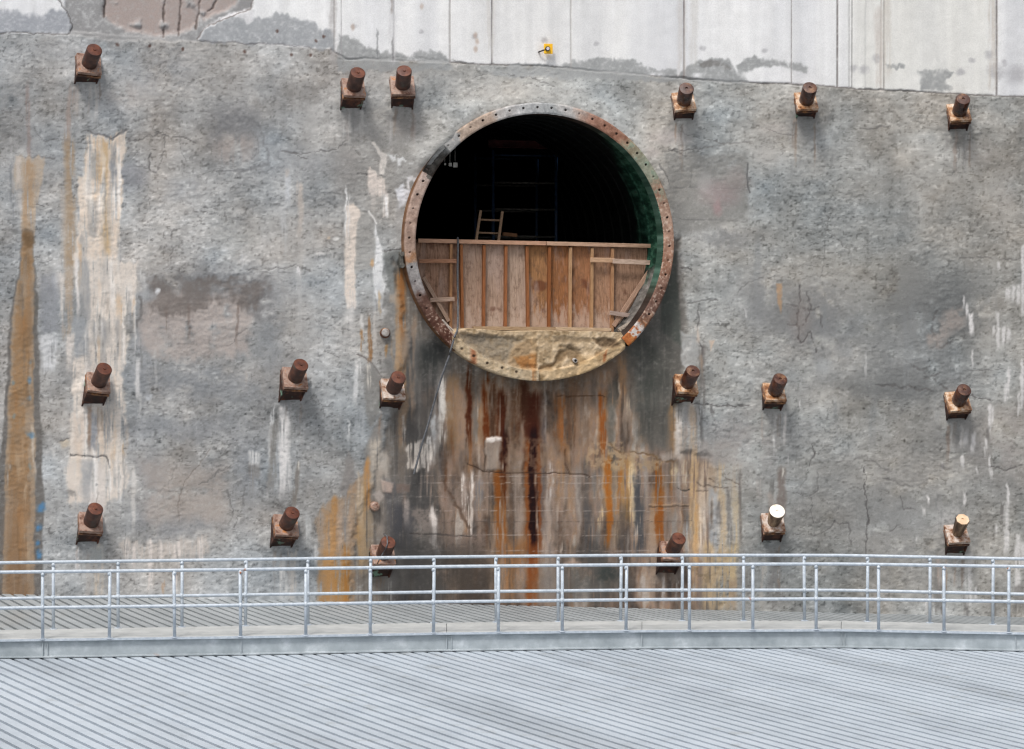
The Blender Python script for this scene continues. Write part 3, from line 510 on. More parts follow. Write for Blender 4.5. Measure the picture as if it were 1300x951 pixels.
# white run below the second anchor
streak(361, 518, 625, 6.5, (216, 212, 210), .9, 4, 12, 1.5); streak(346, 515, 580, 2.0, (222, 222, 222), .9, 3, 18, 1, 343); streak(348, 535, 615, 5, (122, 118, 112), .75, 6, 10, 1, 343); streak(323, 572, 592, 7, (216, 214, 212), .9, 2, 5, .4); streak(323, 588, 604, 8, (122, 118, 114), .8, 4, 6, 1)
streak(320, 600, 620, 3, (138, 134, 130), .7); streak(341, 600, 620, 4, (138, 134, 130), .6); streak(378, 590, 640, 3.6, (122, 114, 106), .8, 5, 8, 1.5, 375); streak(378, 590, 600, .9, (224, 218, 204), .9, 2, 4); streak(390, 655, 690, 4.5, (190, 192, 192), .7, 3, 10); streak(360, 705, 760, 4, (216, 214, 212), .75, 3, 10); streak(372, 700, 760, 4, (204, 186, 168), .6); streak(400, 694, 716, 2.4, (206, 204, 202), .8, 3, 5); streak(368, 712, 765, 12, (190, 188, 184), .4)
# --- the bare board-formed strip under the tube
ctr = [(500, 330), (520, 440), (500, 500), (486, 560), (470, 620), (452, 660), (440, 800), (912, 800), (908, 610), (900, 576), (866, 572), (864, 500), (872, 440), (862, 300), (780, 350), (640, 380)]
poly(ctr, (118, 110, 102), .92, 5, 5, 4, 4, disp=-.05)
_s = win(430, 912, 330, 800); _m = sst(6, -6, sdist(ctr, *warped(_s, 5, 4))); D[_s] -= DF[_s] * .75 * _m; Cc[_s] += ((VF[_s] - .5) * 40 + (VS[_s] - .5) * 30)[..., None] * _m[..., None] * np.array((1, .95, .9))
poly([(505, 470), (600, 500), (620, 800), (500, 800), (500, 600)], (98, 94, 92), .7, 12, 8, 5, 8, 'v', .1, .5)
poly([(528, 505), (560, 512), (800, 520), (900, 580), (905, 700), (880, 800), (560, 800), (540, 620)], (142, 126, 116), .85, 14, 9, 5, 8, 'v', .1, .45)
poly([(560, 470), (690, 484), (800, 440), (806, 520), (790, 600), (570, 600)], (130, 104, 84), .75, 10, 6, 4, 6, 'v', .15, .5)
poly([(790, 420), (866, 380), (870, 450), (858, 540), (840, 566), (800, 570), (792, 500)], (106, 104, 99), .8, 7, 6, 5, 6); blob(820, 470, 26, 34, (84, 87, 81), .6, .8, 6, 4, tex='b', lo=.2, hi=.5); blob(830, 540, 26, 26, (96, 92, 86), .6, .7)  # dark patch below right of the ring: stain mixed with painted ring shadow
poly([(842, 330), (860, 320), (864, 400), (864, 440), (840, 420)], (92, 96, 90), .9, 2.5, 2, 1.5); poly([(864, 420), (882, 426), (888, 450), (876, 470), (866, 462), (864, 440)], (166, 166, 164), .85, 2, 2, 1.5); streak(890, 440, 520, 4, (112, 106, 102), .75, 10, 14, 1.5, 892); streak(891, 450, 475, 2, (172, 144, 118), .7)  # dark strip beside the ring: wet stain plus its cast shadow, painted in
poly([(508, 420), (560, 440), (580, 480), (570, 560), (540, 600), (508, 560)], (100, 98, 96), .85, 7, 5, 4, 8, 'v', .1, .4); blob(548, 445, 20, 16, (66, 68, 68), .8, .7, 4, 4); blob(530, 520, 26, 40, (92, 86, 82), .6, .8, 5, 5)
_s = win(500, 900, 470, 800); _m = sst(12, -14, sdist([(540, 500), (600, 482), (690, 488), (800, 470), (815, 560), (900, 590), (905, 690), (880, 800), (560, 800), (560, 660)], *warped(_s, 12, 7)))
_a = fbm(PX[_s] / 13, PY[_s] / 75, 71, 4); _b = fbm(PX[_s] / 34, PY[_s] / 42, 72, 4); _c = fbm(PX[_s] / 5, PY[_s] / 18, 73, 3); _t = np.clip((_a * .5 + _b * .3 + _c * .2 - .5) * 3.2 + .5, 0, 1)
_col = np.stack([np.interp(_t, [0, .25, .45, .6, .75, 1], q) for q in ((70, 98, 132, 150, 162, 186), (62, 78, 108, 122, 124, 172), (58, 64, 90, 104, 92, 158))], -1)
Cc[_s] += (_col - Cc[_s]) * (.72 * _m * (.7 + .6 * (GR[_s] - .2)))[..., None]
for (x, y0, y1, wd, c, a) in [(508, 345, 500, 7, (172, 128, 84), .92), (512, 330, 430, 4, (158, 100, 50), .75), (505, 420, 470, 5, (184, 148, 108), .8), (512, 500, 570, 5, (166, 134, 104), .75), (520, 420, 480, 6, (140, 128, 118), .6), (526, 400, 530, 3, (158, 130, 106), .6), (532, 430, 520, 5, (116, 112, 108), .6),
    (543, 470, 560, 4, (112, 104, 98), .6), (562, 480, 560, 4, (190, 184, 176), .85), (556, 490, 580, 3, (156, 150, 146), .7), (550, 520, 590, 5, (176, 172, 168), .7), (575, 480, 570, 8, (148, 110, 72), .6), (585, 500, 560, 5, (158, 128, 104), .6), (597, 465, 560, 3.6, (104, 52, 24), .85), (597, 540, 600, 3, (148, 94, 52), .6),
    (607, 480, 560, 4, (110, 108, 104), .7), (617, 470, 560, 4, (124, 62, 22), .85), (612, 520, 570, 3, (158, 104, 56), .7), (625, 480, 560, 4, (106, 60, 32), .7), (636, 500, 590, 5, (98, 50, 26), .85), (641, 545, 620, 4, (66, 32, 22), .85), (655, 490, 560, 6, (110, 74, 50), .7), (664, 490, 540, 5, (92, 56, 36), .7),
    (675, 500, 600, 10, (98, 52, 30), .8), (678, 540, 700, 5, (58, 30, 26), .92), (690, 500, 560, 4, (120, 104, 94), .6), (692, 530, 565, 3, (96, 84, 82), .7), (712, 500, 560, 6, (148, 92, 50), .6), (716, 540, 580, 5, (160, 100, 52), .6), (726, 480, 560, 8, (140, 104, 76), .6), (745, 500, 570, 9, (138, 112, 92), .6), (766, 500, 570, 3.4, (156, 84, 34), .9),
    (768, 495, 570, 5, (170, 112, 62), .6), (792, 455, 520, 4.6, (166, 124, 86), .8), (794, 500, 560, 3, (150, 132, 116), .6), (786, 488, 505, 1, (200, 184, 164), .7), (799, 505, 525, 2.4, (196, 170, 140), .8), (778, 480, 600, 6, (92, 92, 86), .7), (758, 480, 520, 4, (100, 92, 84), .6),
    (636, 590, 720, 7, (150, 88, 36), .92), (634, 600, 700, 4, (128, 70, 26), .7), (641, 560, 640, 5, (86, 46, 24), .8), (678, 560, 700, 9, (130, 74, 36), .8), (679, 560, 690, 4.4, (62, 30, 26), .95), (676, 690, 760, 8, (158, 90, 44), .85), (676, 700, 730, 4, (120, 56, 24), .8), (645, 690, 760, 9, (166, 116, 72), .85), (660, 680, 720, 10, (160, 106, 60), .7),
    (632, 640, 760, 10, (166, 134, 104), .5), (660, 580, 680, 6, (156, 138, 124), .7), (690, 590, 680, 4, (100, 92, 92), .7), (698, 590, 620, 3, (186, 178, 172), .6), (697, 620, 760, 6, (162, 146, 134), .6), (712, 580, 640, 5, (166, 124, 84), .6), (717, 600, 640, 4, (158, 140, 126), .6), (745, 585, 720, 5, (104, 98, 94), .75), (738, 590, 660, 4, (134, 126, 120), .7),
    (758, 600, 700, 6, (112, 110, 108), .75), (772, 580, 680, 4.4, (168, 100, 38), .92), (770, 570, 650, 6, (180, 132, 76), .5), (762, 650, 664, 2.4, (206, 172, 122), .85), (786, 590, 650, 2.4, (170, 110, 52), .85), (783, 585, 690, 6, (176, 150, 118), .6), (798, 580, 660, 8, (176, 128, 68), .7), (803, 590, 660, 3, (206, 178, 136), .8), (812, 600, 700, 7, (98, 98, 100), .85), (820, 580, 640, 5, (150, 144, 138), .6),
    (836, 592, 640, 4.4, (154, 92, 34), .92), (830, 620, 680, 4, (168, 126, 84), .7), (842, 640, 684, 3.6, (160, 94, 38), .92), (834, 645, 684, 4, (164, 104, 52), .85), (828, 650, 760, 6, (166, 142, 120), .7), (853, 590, 630, 2.4, (150, 92, 44), .8), (860, 590, 612, 4, (196, 176, 142), .85), (871, 585, 618, 2.6, (208, 188, 158), .85), (866, 600, 640, 6, (132, 130, 128), .7), (856, 650, 690, 5, (130, 124, 118), .7), (872, 650, 690, 6, (108, 106, 104), .75),
    (882, 570, 720, 4.4, (196, 160, 114), .85), (886, 640, 720, 4, (194, 144, 84), .8), (893, 600, 700, 5, (206, 190, 172), .75), (900, 600, 660, 5, (180, 166, 156), .6), (873, 665, 720, 4, (176, 178, 178), .6), (880, 680, 770, 5, (196, 160, 120), .6)]:
    streak(x, y0, y1, wd, c, a, 8, 16, 2.0)
rg2 = random.Random(11)
pal = [(84, 78, 74), (104, 94, 88), (150, 96, 48), (124, 72, 38), (172, 132, 92), (186, 172, 160), (202, 192, 182), (96, 60, 40), (136, 120, 108), (70, 66, 64), (160, 140, 124)]
for k in range(130):
    x_ = rg2.uniform(505, 880); y_ = rg2.uniform(478, 720); L_ = rg2.uniform(20, 110); c_ = rg2.choice(pal)
    if x_ > 790 and y_ < 560: c_ = rg2.choice([(70, 72, 68), (100, 98, 92), (118, 112, 104)])
    if x_ < 560 and y_ < 600: c_ = rg2.choice([(84, 84, 82), (120, 112, 104), (150, 144, 138), (104, 98, 92)])
    streak(x_, y_, y_ + L_, rg2.uniform(.6, 2.2), c_, rg2.uniform(.2, .5), 10, 24, 2.2, edge=.9)
for (x, y0, y1, wd, c, a) in [(597, 462, 560, 3, (92, 44, 20), .8), (617, 470, 560, 3.4, (120, 58, 20), .8), (637, 500, 610, 4, (92, 44, 22), .85), (641, 550, 640, 3.4, (60, 28, 18), .8), (636, 600, 700, 6, (152, 86, 32), .85), (664, 485, 550, 6, (88, 50, 32), .7), (676, 500, 560, 8, (92, 46, 30), .75), (678, 545, 700, 4.4, (54, 26, 22), .92), (686, 560, 690, 2, (140, 74, 34), .8), (671, 560, 690, 2.2, (150, 84, 38), .8), (676, 690, 770, 6, (150, 82, 36), .85),
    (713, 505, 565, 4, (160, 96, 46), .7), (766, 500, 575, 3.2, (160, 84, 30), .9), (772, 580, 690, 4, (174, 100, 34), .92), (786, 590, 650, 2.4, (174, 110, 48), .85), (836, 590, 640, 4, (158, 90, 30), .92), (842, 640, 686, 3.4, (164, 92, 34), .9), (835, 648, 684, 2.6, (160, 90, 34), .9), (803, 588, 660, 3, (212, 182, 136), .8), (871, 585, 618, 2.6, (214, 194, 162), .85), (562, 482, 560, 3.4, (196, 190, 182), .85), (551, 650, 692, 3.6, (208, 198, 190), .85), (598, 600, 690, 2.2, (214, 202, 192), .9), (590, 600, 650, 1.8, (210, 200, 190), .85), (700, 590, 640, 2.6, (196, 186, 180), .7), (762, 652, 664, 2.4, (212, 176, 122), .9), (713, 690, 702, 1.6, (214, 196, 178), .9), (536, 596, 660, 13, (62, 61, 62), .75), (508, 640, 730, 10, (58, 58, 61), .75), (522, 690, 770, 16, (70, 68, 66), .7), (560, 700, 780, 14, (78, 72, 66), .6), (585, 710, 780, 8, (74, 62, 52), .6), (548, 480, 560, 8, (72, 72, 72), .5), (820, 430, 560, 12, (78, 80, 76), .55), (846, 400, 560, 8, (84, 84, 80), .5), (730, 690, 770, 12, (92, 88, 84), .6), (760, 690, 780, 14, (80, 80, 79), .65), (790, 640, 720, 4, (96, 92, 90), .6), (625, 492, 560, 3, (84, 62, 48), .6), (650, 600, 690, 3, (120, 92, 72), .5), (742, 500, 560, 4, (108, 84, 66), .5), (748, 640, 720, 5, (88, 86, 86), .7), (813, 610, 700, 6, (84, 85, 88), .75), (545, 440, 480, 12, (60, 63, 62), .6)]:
    streak(x, y0, y1, wd, c, a, 8, 16, 2.0)
rg3 = random.Random(5)
for k in range(85):                     # peach and white lime runs at the left
    x_ = rg3.choice([rg3.uniform(96, 174), rg3.uniform(108, 158)]); y_ = rg3.uniform(176, 600)
    if y_ < 320: x_ = rg3.uniform(100, 156)
    c_ = rg3.choice([(150, 152, 155), (160, 160, 160), (236, 230, 224), (224, 200, 176), (206, 166, 122), (240, 236, 232), (136, 138, 142), (238, 230, 220)])
    streak(x_, y_, y_ + rg3.uniform(16, 80), rg3.uniform(.8, 3.4), c_, rg3.uniform(.3, .75), 5, 14, 1.5)
for k in range(34):                     # within the ochre band
    y_ = rg3.uniform(320, 740); t_ = min(1, (y_ - 320) / 250); x_ = rg3.uniform(28 - 18 * t_, 42)
    streak(x_, y_, y_ + rg3.uniform(20, 90), rg3.uniform(1, 4), rg3.choice([(176, 142, 106), (130, 96, 62), (146, 122, 98), (120, 106, 92), (188, 160, 128), (164, 112, 62)]), rg3.uniform(.3, .65), 6, 16, 1.2)
for k in range(40):                     # faint white and grey drips everywhere
    x_ = rg3.uniform(0, 1300); y_ = rg3.uniform(150, 720)
    if 500 < x_ < 880: continue
    streak(x_, y_, y_ + rg3.uniform(10, 46), rg3.uniform(.6, 1.8), rg3.choice([(206, 204, 202), (186, 184, 182), (122, 122, 122), (176, 160, 146)]), rg3.uniform(.25, .6), 4, 10, 1)
# lines of the form boards, ledges
for y in (604, 613, 631, 648, 662, 679, 699): crack([(500, y), (620, y + .5), (760, y + 1), (880, y)], .7, (172, 158, 148) if y != 662 else (96, 84, 78), .5, .6, 1.0, .006, .42)
crack([(595, 589), (615, 600), (637, 600), (700, 601), (745, 603), (750, 606)], 1.0, (74, 56, 46), .75, 1, 1.2, -.015, .25); crack([(617, 560), (616, 600)], 1.2, (90, 76, 66), .8, 1, 1, -.02, .1); crack([(708, 502), (740, 503), (768, 504)], 1.0, (96, 66, 44), .8, 1.5, 1.5); crack([(719, 570), (718, 590), (724, 600)], 1.1, (84, 60, 44), .8, 1, 1)
poly([(617, 557), (637, 557), (636, 596), (618, 597)], (150, 136, 124), .75, 2, 2, 2, 0, disp=.022); poly([(618, 555), (638, 555), (638, 560), (619, 562)], (206, 196, 188), .85, 1.6, 1.5, 1.5)  # small raised block, its lit top edge painted paler
poly([(640, 556), (720, 556), (722, 598), (640, 600)], (140, 114, 92), .5, 3, 3, 3, 0, 's', .3, .6); poly([(745, 562), (790, 560), (790, 594), (745, 596)], (182, 150, 112), .6, 3, 3, 3, 0, 's', .4, .6)
poly([(776, 572), (830, 574), (846, 584), (836, 600), (776, 598)], (170, 142, 106), .7, 3, 4, 4, 0, 's', .35, .6); crack([(772, 560), (786, 574), (830, 576), (842, 586), (856, 588), (870, 572)], 1.5, (120, 92, 66), .7, 3, 4, -.015, .3); crack([(824, 641), (876, 641)], .8, (180, 148, 116), .7, 1, 1, .01, .25); crack([(824, 643.5), (876, 643.5)], .9, (92, 76, 64), .7, 1, 1, -.01, .25); crack([(862, 622), (878, 624)], 1.2, (80, 76, 72), .8)
poly([(838, 576), (860, 570), (872, 576), (866, 586), (840, 584)], (168, 156, 146), .7, 2.5, 3, 3)
# rust fan at left of the strip
poly([(400, 660), (412, 640), (424, 632), (436, 628), (448, 612), (468, 590), (472, 620), (466, 660), (450, 700), (450, 790), (404, 790), (402, 700)], (164, 132, 100), .85, 3, 4, 3, 6, 'f', .08, .36)
for (x, y0, y1, wd, c, a) in [(424, 632, 790, 5, (184, 126, 62), .85), (418, 648, 790, 7, (190, 140, 86), .7), (438, 688, 770, 5, (176, 110, 36), .92), (432, 640, 700, 4, (178, 150, 128), .6), (441, 628, 690, 4, (132, 130, 130), .8), (446, 640, 700, 3, (170, 140, 112), .7), (462, 600, 720, 6, (174, 134, 82), .8), (468, 582, 640, 3, (198, 134, 66), .85), (456, 600, 660, 4, (196, 182, 166), .6), (478, 560, 620, 8, (192, 178, 160), .8), (488, 575, 610, 6, (178, 168, 156), .7), (484, 600, 690, 6, (150, 138, 126), .7),
    (408, 655, 700, 4, (168, 150, 134), .7), (412, 700, 790, 8, (184, 128, 64), .7), (430, 720, 790, 6, (188, 126, 52), .7), (466, 650, 720, 8, (162, 140, 112), .7), (475, 730, 780, 8, (130, 122, 112), .7), (498, 610, 680, 10, (98, 96, 98), .75), (512, 640, 720, 14, (84, 84, 88), .8), (536, 600, 650, 16, (90, 88, 86), .75), (522, 560, 600, 5, (128, 116, 104), .7), (510, 575, 615, 5, (120, 108, 98), .7)]:
    streak(x, y0, y1, wd, c, a, 5, 16, 1.6)
poly([(516, 566), (534, 560), (552, 560), (548, 594), (534, 596), (520, 590)], (208, 196, 184), .85, 2, 3, 3, 8, 'f', .25, .5); streak(545, 552, 562, 2, (232, 226, 220), .9, 2, 4); streak(550, 530, 560, 3, (184, 186, 188), .7)
poly([(484, 610), (500, 614), (498, 626), (486, 624)], (176, 152, 138), .8, 1.6, 1, 1, disp=.02); poly([(474, 628), (482, 622), (488, 630), (482, 640)], (166, 154, 146), .8, 1.6, 1, 1); poly([(504, 614), (522, 616), (520, 626), (504, 626)], (128, 108, 98), .7, 1.6, 1, 1)
poly([(524, 648), (552, 646), (560, 680), (530, 690), (524, 670)], (134, 122, 114), .8, 4, 4, 4, 0, 's', .2, .5); streak(517, 632, 660, 4, (176, 160, 150), .7); streak(551, 650, 690, 4, (204, 192, 184), .85, x1=556); streak(548, 684, 710, 4, (190, 180, 174), .85, x1=556); streak(590, 600, 690, 2.4, (206, 194, 184), .85, x1=600); streak(596, 640, 680, 3, (196, 180, 166), .8); streak(602, 690, 720, 4, (178, 162, 148), .7); streak(608, 610, 650, 4, (116, 114, 116), .75); streak(588, 570, 600, 3, (112, 100, 92), .6)
poly([(566, 612), (600, 616), (596, 660), (560, 640)], (140, 120, 108), .6, 6, 5, 4, 0, 's', .25, .55); crack([(566, 612), (580, 640), (596, 670)], 2.6, (104, 82, 68), .75, 2, 2); crack([(522, 678), (600, 680)], 1.3, (70, 64, 62), .8, 1.5, 1.5); poly([(572, 678), (616, 678), (616, 700), (570, 702)], (140, 118, 106), .7, 4, 3, 3, 0, 's', .2, .5)
for (x0_, y0_, rx_, ry_, c, a) in [(540, 720, 60, 40, (82, 80, 78), .8), (600, 735, 30, 40, (88, 78, 70), .8), (760, 735, 40, 24, (96, 94, 90), .7), (775, 728, 14, 10, (70, 76, 74), .8), (725, 715, 16, 3, (180, 150, 130), .7), (700, 740, 20, 30, (122, 116, 110), .6), (500, 735, 18, 26, (120, 114, 108), .6)]:
    blob(x0_, y0_, rx_, ry_, c, a, .6, 5, 5, tex='b', lo=.1, hi=.4)
# rust fan at right of the strip, below the fourth anchor
for (x, y0, y1, wd, c, a) in [(856, 512, 575, 5, (158, 120, 80), .8), (864, 515, 580, 6, (192, 184, 176), .85), (872, 516, 560, 4, (196, 188, 182), .8), (879, 514, 580, 5, (196, 166, 136), .85), (868, 540, 600, 4, (160, 142, 126), .7), (889, 515, 570, 4, (104, 102, 100), .85), (850, 530, 580, 4, (124, 110, 96), .6),
    (895, 588, 640, 6, (186, 160, 132), .75), (908, 590, 650, 9, (176, 150, 122), .7), (917, 590, 720, 4.5, (196, 168, 130), .85), (917, 700, 775, 10, (188, 156, 110), .75), (934, 610, 720, 5, (194, 172, 138), .85, ), (930, 590, 630, 8, (170, 156, 140), .6), (906, 620, 700, 6, (152, 156, 160), .8), (912, 640, 670, 3, (120, 114, 110), .8), (926, 620, 700, 3, (120, 114, 108), .75), (940, 600, 690, 2.4, (112, 106, 102), .8), (900, 690, 775, 7, (190, 160, 118), .8), (930, 690, 740, 6, (200, 168, 116), .75), (930, 735, 775, 7, (172, 140, 104), .7), (945, 700, 775, 8, (120, 114, 108), .5)]:
    streak(x, y0, y1, wd, c, a, 5, 12, 1.5)
for pts in [[(888, 614), (906, 620), (936, 618)], [(900, 608), (914, 616)], [(922, 606), (938, 614)], [(886, 626), (900, 624)]]: crack(pts, 1.1, (104, 90, 78), .7, 3, 3)
poly([(884, 560), (940, 566), (934, 588), (905, 590), (888, 580)], (164, 156, 150), .7, 4, 4, 4); poly([(884, 724), (906, 728), (904, 740), (886, 736)], (120, 104, 80), .5, 3, 4, 4, 0, 's', .4, .6)
# stains right of centre
poly([(985, 360), (993, 360), (993, 386), (991, 398), (987, 385)], (182, 142, 104), .9, 1.2, 1, 1, 0, 'f', .1, .35); poly([(900, 433), (907, 432), (902, 446)], (212, 186, 162), .95, 1.0, .5, .5); streak(886, 414, 434, 2, (206, 186, 168), .8, 3, 4); crack([(938, 384), (945, 392), (947, 402)], 1.2, (200, 198, 196), .8, 1, 1, 0)
blob(1046, 465, 10, 9, (172, 176, 178), .5, .7)
streak(993, 594, 660, 5, (126, 112, 104), .85, 6, 6, 1, 992, 7); streak(984, 610, 650, 3, (104, 102, 98), .7, x1=978); streak(992.5, 594, 606, 1, (214, 208, 196), .9, 2, 3); streak(979, 628, 650, 4, (178, 166, 156), .7); streak(1016, 632, 645, 1.6, (186, 184, 182), .8); streak(961, 610, 628, 3, (182, 172, 164), .7); streak(983, 556, 572, 1.6, (206, 204, 202), .9); streak(979, 520, 535, 2, (176, 174, 172), .7); streak(995, 526, 552, 1.6, (214, 206, 202), .85); streak(1014, 505, 512, 1.6, (226, 222, 220), .9, 2, 3)
streak(982, 700, 770, 9, (110, 106, 104), .6); streak(970, 712, 768, 3, (176, 166, 154), .6)
# white runs at the right edge
for (x, y0, y1, wd, a) in [(1223, 377, 390, 1.4, .85), (1228, 386, 402, 2.0, .95), (1233, 396, 422, 2.8, .95), (1266, 332, 342, 1.6, .85), (1278, 368, 382, 3, .9), (1286, 362, 382, 2.2, .9), (1292, 360, 385, 2.6, .9), (1298, 310, 400, 2, .8), (1266, 396, 442, 2.2, .75), (1261, 414, 426, 1.6, .7), (1273, 414, 436, 2.0, .92), (1280, 418, 434, 2.6, .85), (1235, 444, 465, 1.2, .85), (1281, 468, 500, 2.0, .9), (1278, 486, 512, 1.8, .8), (1297, 460, 520, 2, .9), (1292, 500, 530, 1.5, .7),
    (1257, 516, 550, 2.4, .92), (1262, 518, 540, 1.2, .8), (1251, 556, 578, 1.8, .85), (1256, 580, 596, 1.4, .85), (1259, 596, 606, 2.2, .85), (1225, 545, 562, 3.2, .7), (1235, 548, 572, 3.0, .75), (1219, 548, 566, 1.4, .6), (1221, 576, 592, 2, .8), (1224, 622, 640, 1.8, .9), (1178, 630, 640, 1.6, .9), (1172, 646, 654, 1.6, .9), (1196, 586, 594, 1.6, .8), (1240, 593, 600, 1.2, .8), (1280, 616, 640, 1.8, .85), (1277, 640, 702, 3.2, .7), (1264, 666, 678, 1.4, .7), (1291, 680, 760, 3.2, .75), (1298, 690, 720, 3, .7), (1228, 700, 765, 4, .75), (1239, 745, 760, 1.5, .8), (1158, 720, 727, 2, .9), (1174, 762, 770, 1, .8), (1164, 683, 688, 1.4, .9)]:
    streak(x, y0, y1, wd, (222, 218, 216), a, 3, 6, .8, lo=.1, hi=.36, drip=5)
for (x, y0, y1, wd) in [(1254, 545, 563, 2.4), (1190, 710, 780, 6), (1196, 740, 780, 4), (1260, 745, 780, 4), (1292, 745, 780, 6), (1273, 638, 656, 2.5), (1225, 745, 780, 3)]: streak(x, y0, y1, wd, (108, 104, 100), .7, 3, 8, 1)
blob(1196, 590, 2.4, 3, (100, 96, 94), .7); streak(1192, 706, 745, 3, (190, 166, 150), .7); blob(1195, 660, 10, 12, (186, 184, 182), .5, .8, 3, 3, tex='f', lo=.3, hi=.55); blob(1205, 652, 14, 12, (206, 204, 202), .6, .8, 3, 3, tex='s', lo=.3, hi=.6)
for (x, y0, y1) in [(1160, 390, 470), (1150, 400, 500), (1172, 410, 480), (1046, 390, 430), (1200, 500, 540), (1188, 505, 540), (960, 300, 360), (1110, 500, 560), (1060, 505, 560)]: streak(x, y0, y1, 4, (136, 139, 140), .5, 10, 20)
# runs that the anchors themselves have left on the wall
for (x, y, c) in [(95, 108, (188, 170, 158)), (124, 112, (196, 184, 174)), (440, 145, (166, 158, 152)), (497, 148, (202, 198, 196)), (527, 140, (168, 154, 146)), (862, 160, (172, 160, 150)), (1200, 176, (150, 146, 142))]:
    streak(x, y, y + 34, 2.2, c, .6, 3, 14)
blob(510, 160, 14, 22, (140, 134, 128), .6, .8); blob(1020, 158, 16, 20, (134, 134, 132), .6, .8); blob(448, 150, 16, 10, (150, 146, 142), .5, .8)  # soft shade below three top-row anchors, painted as darker blobs

ANCH = [(113, 92), (449, 122), (511, 119), (868, 140), (1023, 136), (1217, 152), (124, 500), (374, 495), (498, 508), (871, 500), (982, 510), (1216, 522), (114, 678), (363, 682), (486, 720), (853, 714), (981, 680), (1215, 692)]
for (x, y) in ANCH:
    blob(x, y + 4, 25, 24, None, 1, .5, 9, 6, disp=.045); blob(x - 3, y + 14, 22, 18, (148, 145, 141), .35, .7, 6, 5, tex='b', lo=.3, hi=.6)
    for q in range(5):
        dx_ = rg.uniform(-17, 15); streak(x + dx_, y + 16, y + 16 + rg.uniform(12, 60), rg.uniform(.8, 2.2), rg.choice([(150, 112, 82), (128, 104, 88), (206, 200, 194), (136, 134, 132)]), rg.uniform(.25, .6), 3, 12, 1)
# --- relief: the skin thickens around the crown of the tube
ru, rv = wp(687, 307, 0.30)
rad = np.hypot(U - ru, Vv - rv); ang = np.degrees(np.arctan2(U - ru, Vv - rv))
up = sst(-70, -40, ang) * sst(100, 40, ang)
D += .24 * np.exp(-((np.maximum(rad, 2.6) - 2.6) / .42) ** 2) * up
D += .10 * np.exp(-((rad - 2.66) / .2) ** 2) * sst(-64, -54, ang) * sst(-34, -42, ang)
D[Vv < -7.11] = 0
lum_ = Cc.mean(-1, keepdims=True); _x, _y = PX + 10 * W1x, PY + 10 * W1y; sm_ = (sst(9, -9, sdist(ctr, _x, _y)))[..., None]
Cc = lum_ + (Cc - lum_) * (.74 + .12 * sm_) + (lum_ - 116) * sm_ * .30 - sm_ * 4
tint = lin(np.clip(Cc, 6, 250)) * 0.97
P = np.stack([U, -D, Vv], -1)
ctrR = np.hypot(U[:-1, :-1] + du / 2 - ru, Vv[:-1, :-1] + du / 2 - rv)
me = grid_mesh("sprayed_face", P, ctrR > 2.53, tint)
wall = empty("retaining_wall", (OX, OY, CAMZ), TH)
tag(wall, "tall grey sprayed concrete retaining wall with rust runs and pale cast panels along its top", "wall")
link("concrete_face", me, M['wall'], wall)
del P, Cc, W1x, W1y, W2x, W2y, W3, DR, VS, VF, BL

# ================================================================== THE TUNNEL TUBE
tun = empty("tunnel_tube", W(ru, 0, rv), TH)
tag(tun, "round iron tunnel tube cut open in the wall, rusty bolted flange, dark inside", "tunnel")
RO, RI, PROUD = 2.615, 2.405, 0.30
A0, A1 = -141.5, 139.0
na, nr = 1500, 30
an = np.radians(np.linspace(A0, A1, na)); t_ = np.linspace(0, 1, nr)
rr_ = np.concatenate([[RO] * 9, RO - (RO - RI) * t_, [RI] * 5])
dd_ = np.concatenate([np.linspace(.5, -PROUD + .015, 9), np.full(nr, -PROUD), np.linspace(-PROUD + .015, .12, 5)])
Rg, Ag = np.meshgrid(rr_, an); Dg = np.repeat(dd_[None], na, 0); deg = np.degrees(Ag)
isf = np.zeros(len(rr_), bool); isf[9:9 + nr] = True
x_ = deg * 2.6 * math.pi / 180; nz = fbm(x_ * 9 + 50, Rg * 9, 41, 4); nz2 = fbm(x_ * 24 + 50, Rg * 24, 42, 3); nzr = fbm(x_ * 3 + 20, Rg * 2, 43, 3)
keys = [(-142, (96, 58, 44)), (-128, (92, 56, 42)), (-116, (100, 70, 58)), (-110, (140, 132, 130)), (-101, (150, 146, 144)), (-97, (166, 118, 82)), (-92, (160, 132, 116)), (-80, (172, 142, 126)), (-66, (176, 150, 136)), (-60.6, (178, 156, 146)), (-60, (96, 90, 84)), (-50, (112, 108, 102)), (-47, (160, 159, 156)), (-40, (168, 166, 164)),
        (-38, (178, 156, 138)), (-22, (182, 158, 140)), (-18, (180, 174, 170)), (-8, (182, 182, 182)), (4, (176, 178, 178)), (14, (188, 182, 178)), (19, (176, 150, 136)), (24, (164, 118, 98)), (38, (156, 110, 88)), (44, (152, 138, 112)), (52, (146, 150, 130)), (60, (150, 150, 130)), (66, (158, 122, 100)), (80, (176, 142, 122)), (100, (164, 118, 94)), (108, (134, 98, 82)), (122, (120, 88, 76)), (126, (150, 110, 84)), (129, (206, 196, 190)), (135, (210, 200, 194)), (137, (188, 122, 60)), (139, (178, 96, 40))]
kd = [k[0] for k in keys]; ww = deg + (nz - .5) * 9
col = np.stack([np.interp(ww, kd, [k[1][j] for k in keys]) for j in range(3)], -1)
col += ((nz - .5) * 60 + (nz2 - .5) * 40)[..., None] * np.array((1, .95, .9))
sp_ = sst(.62, .72, nz2)[..., None] * np.clip(sst(60, 75, deg) + sst(-115, -125, deg), 0, 1)[..., None]; col += (np.array((206, 184, 166)) - col) * sp_ * .6
gr_ = (sst(.55, .65, nz) * sst(38, 46, deg) * sst(78, 64, deg))[..., None]; col += (np.array((126, 150, 130)) - col) * gr_ * .6
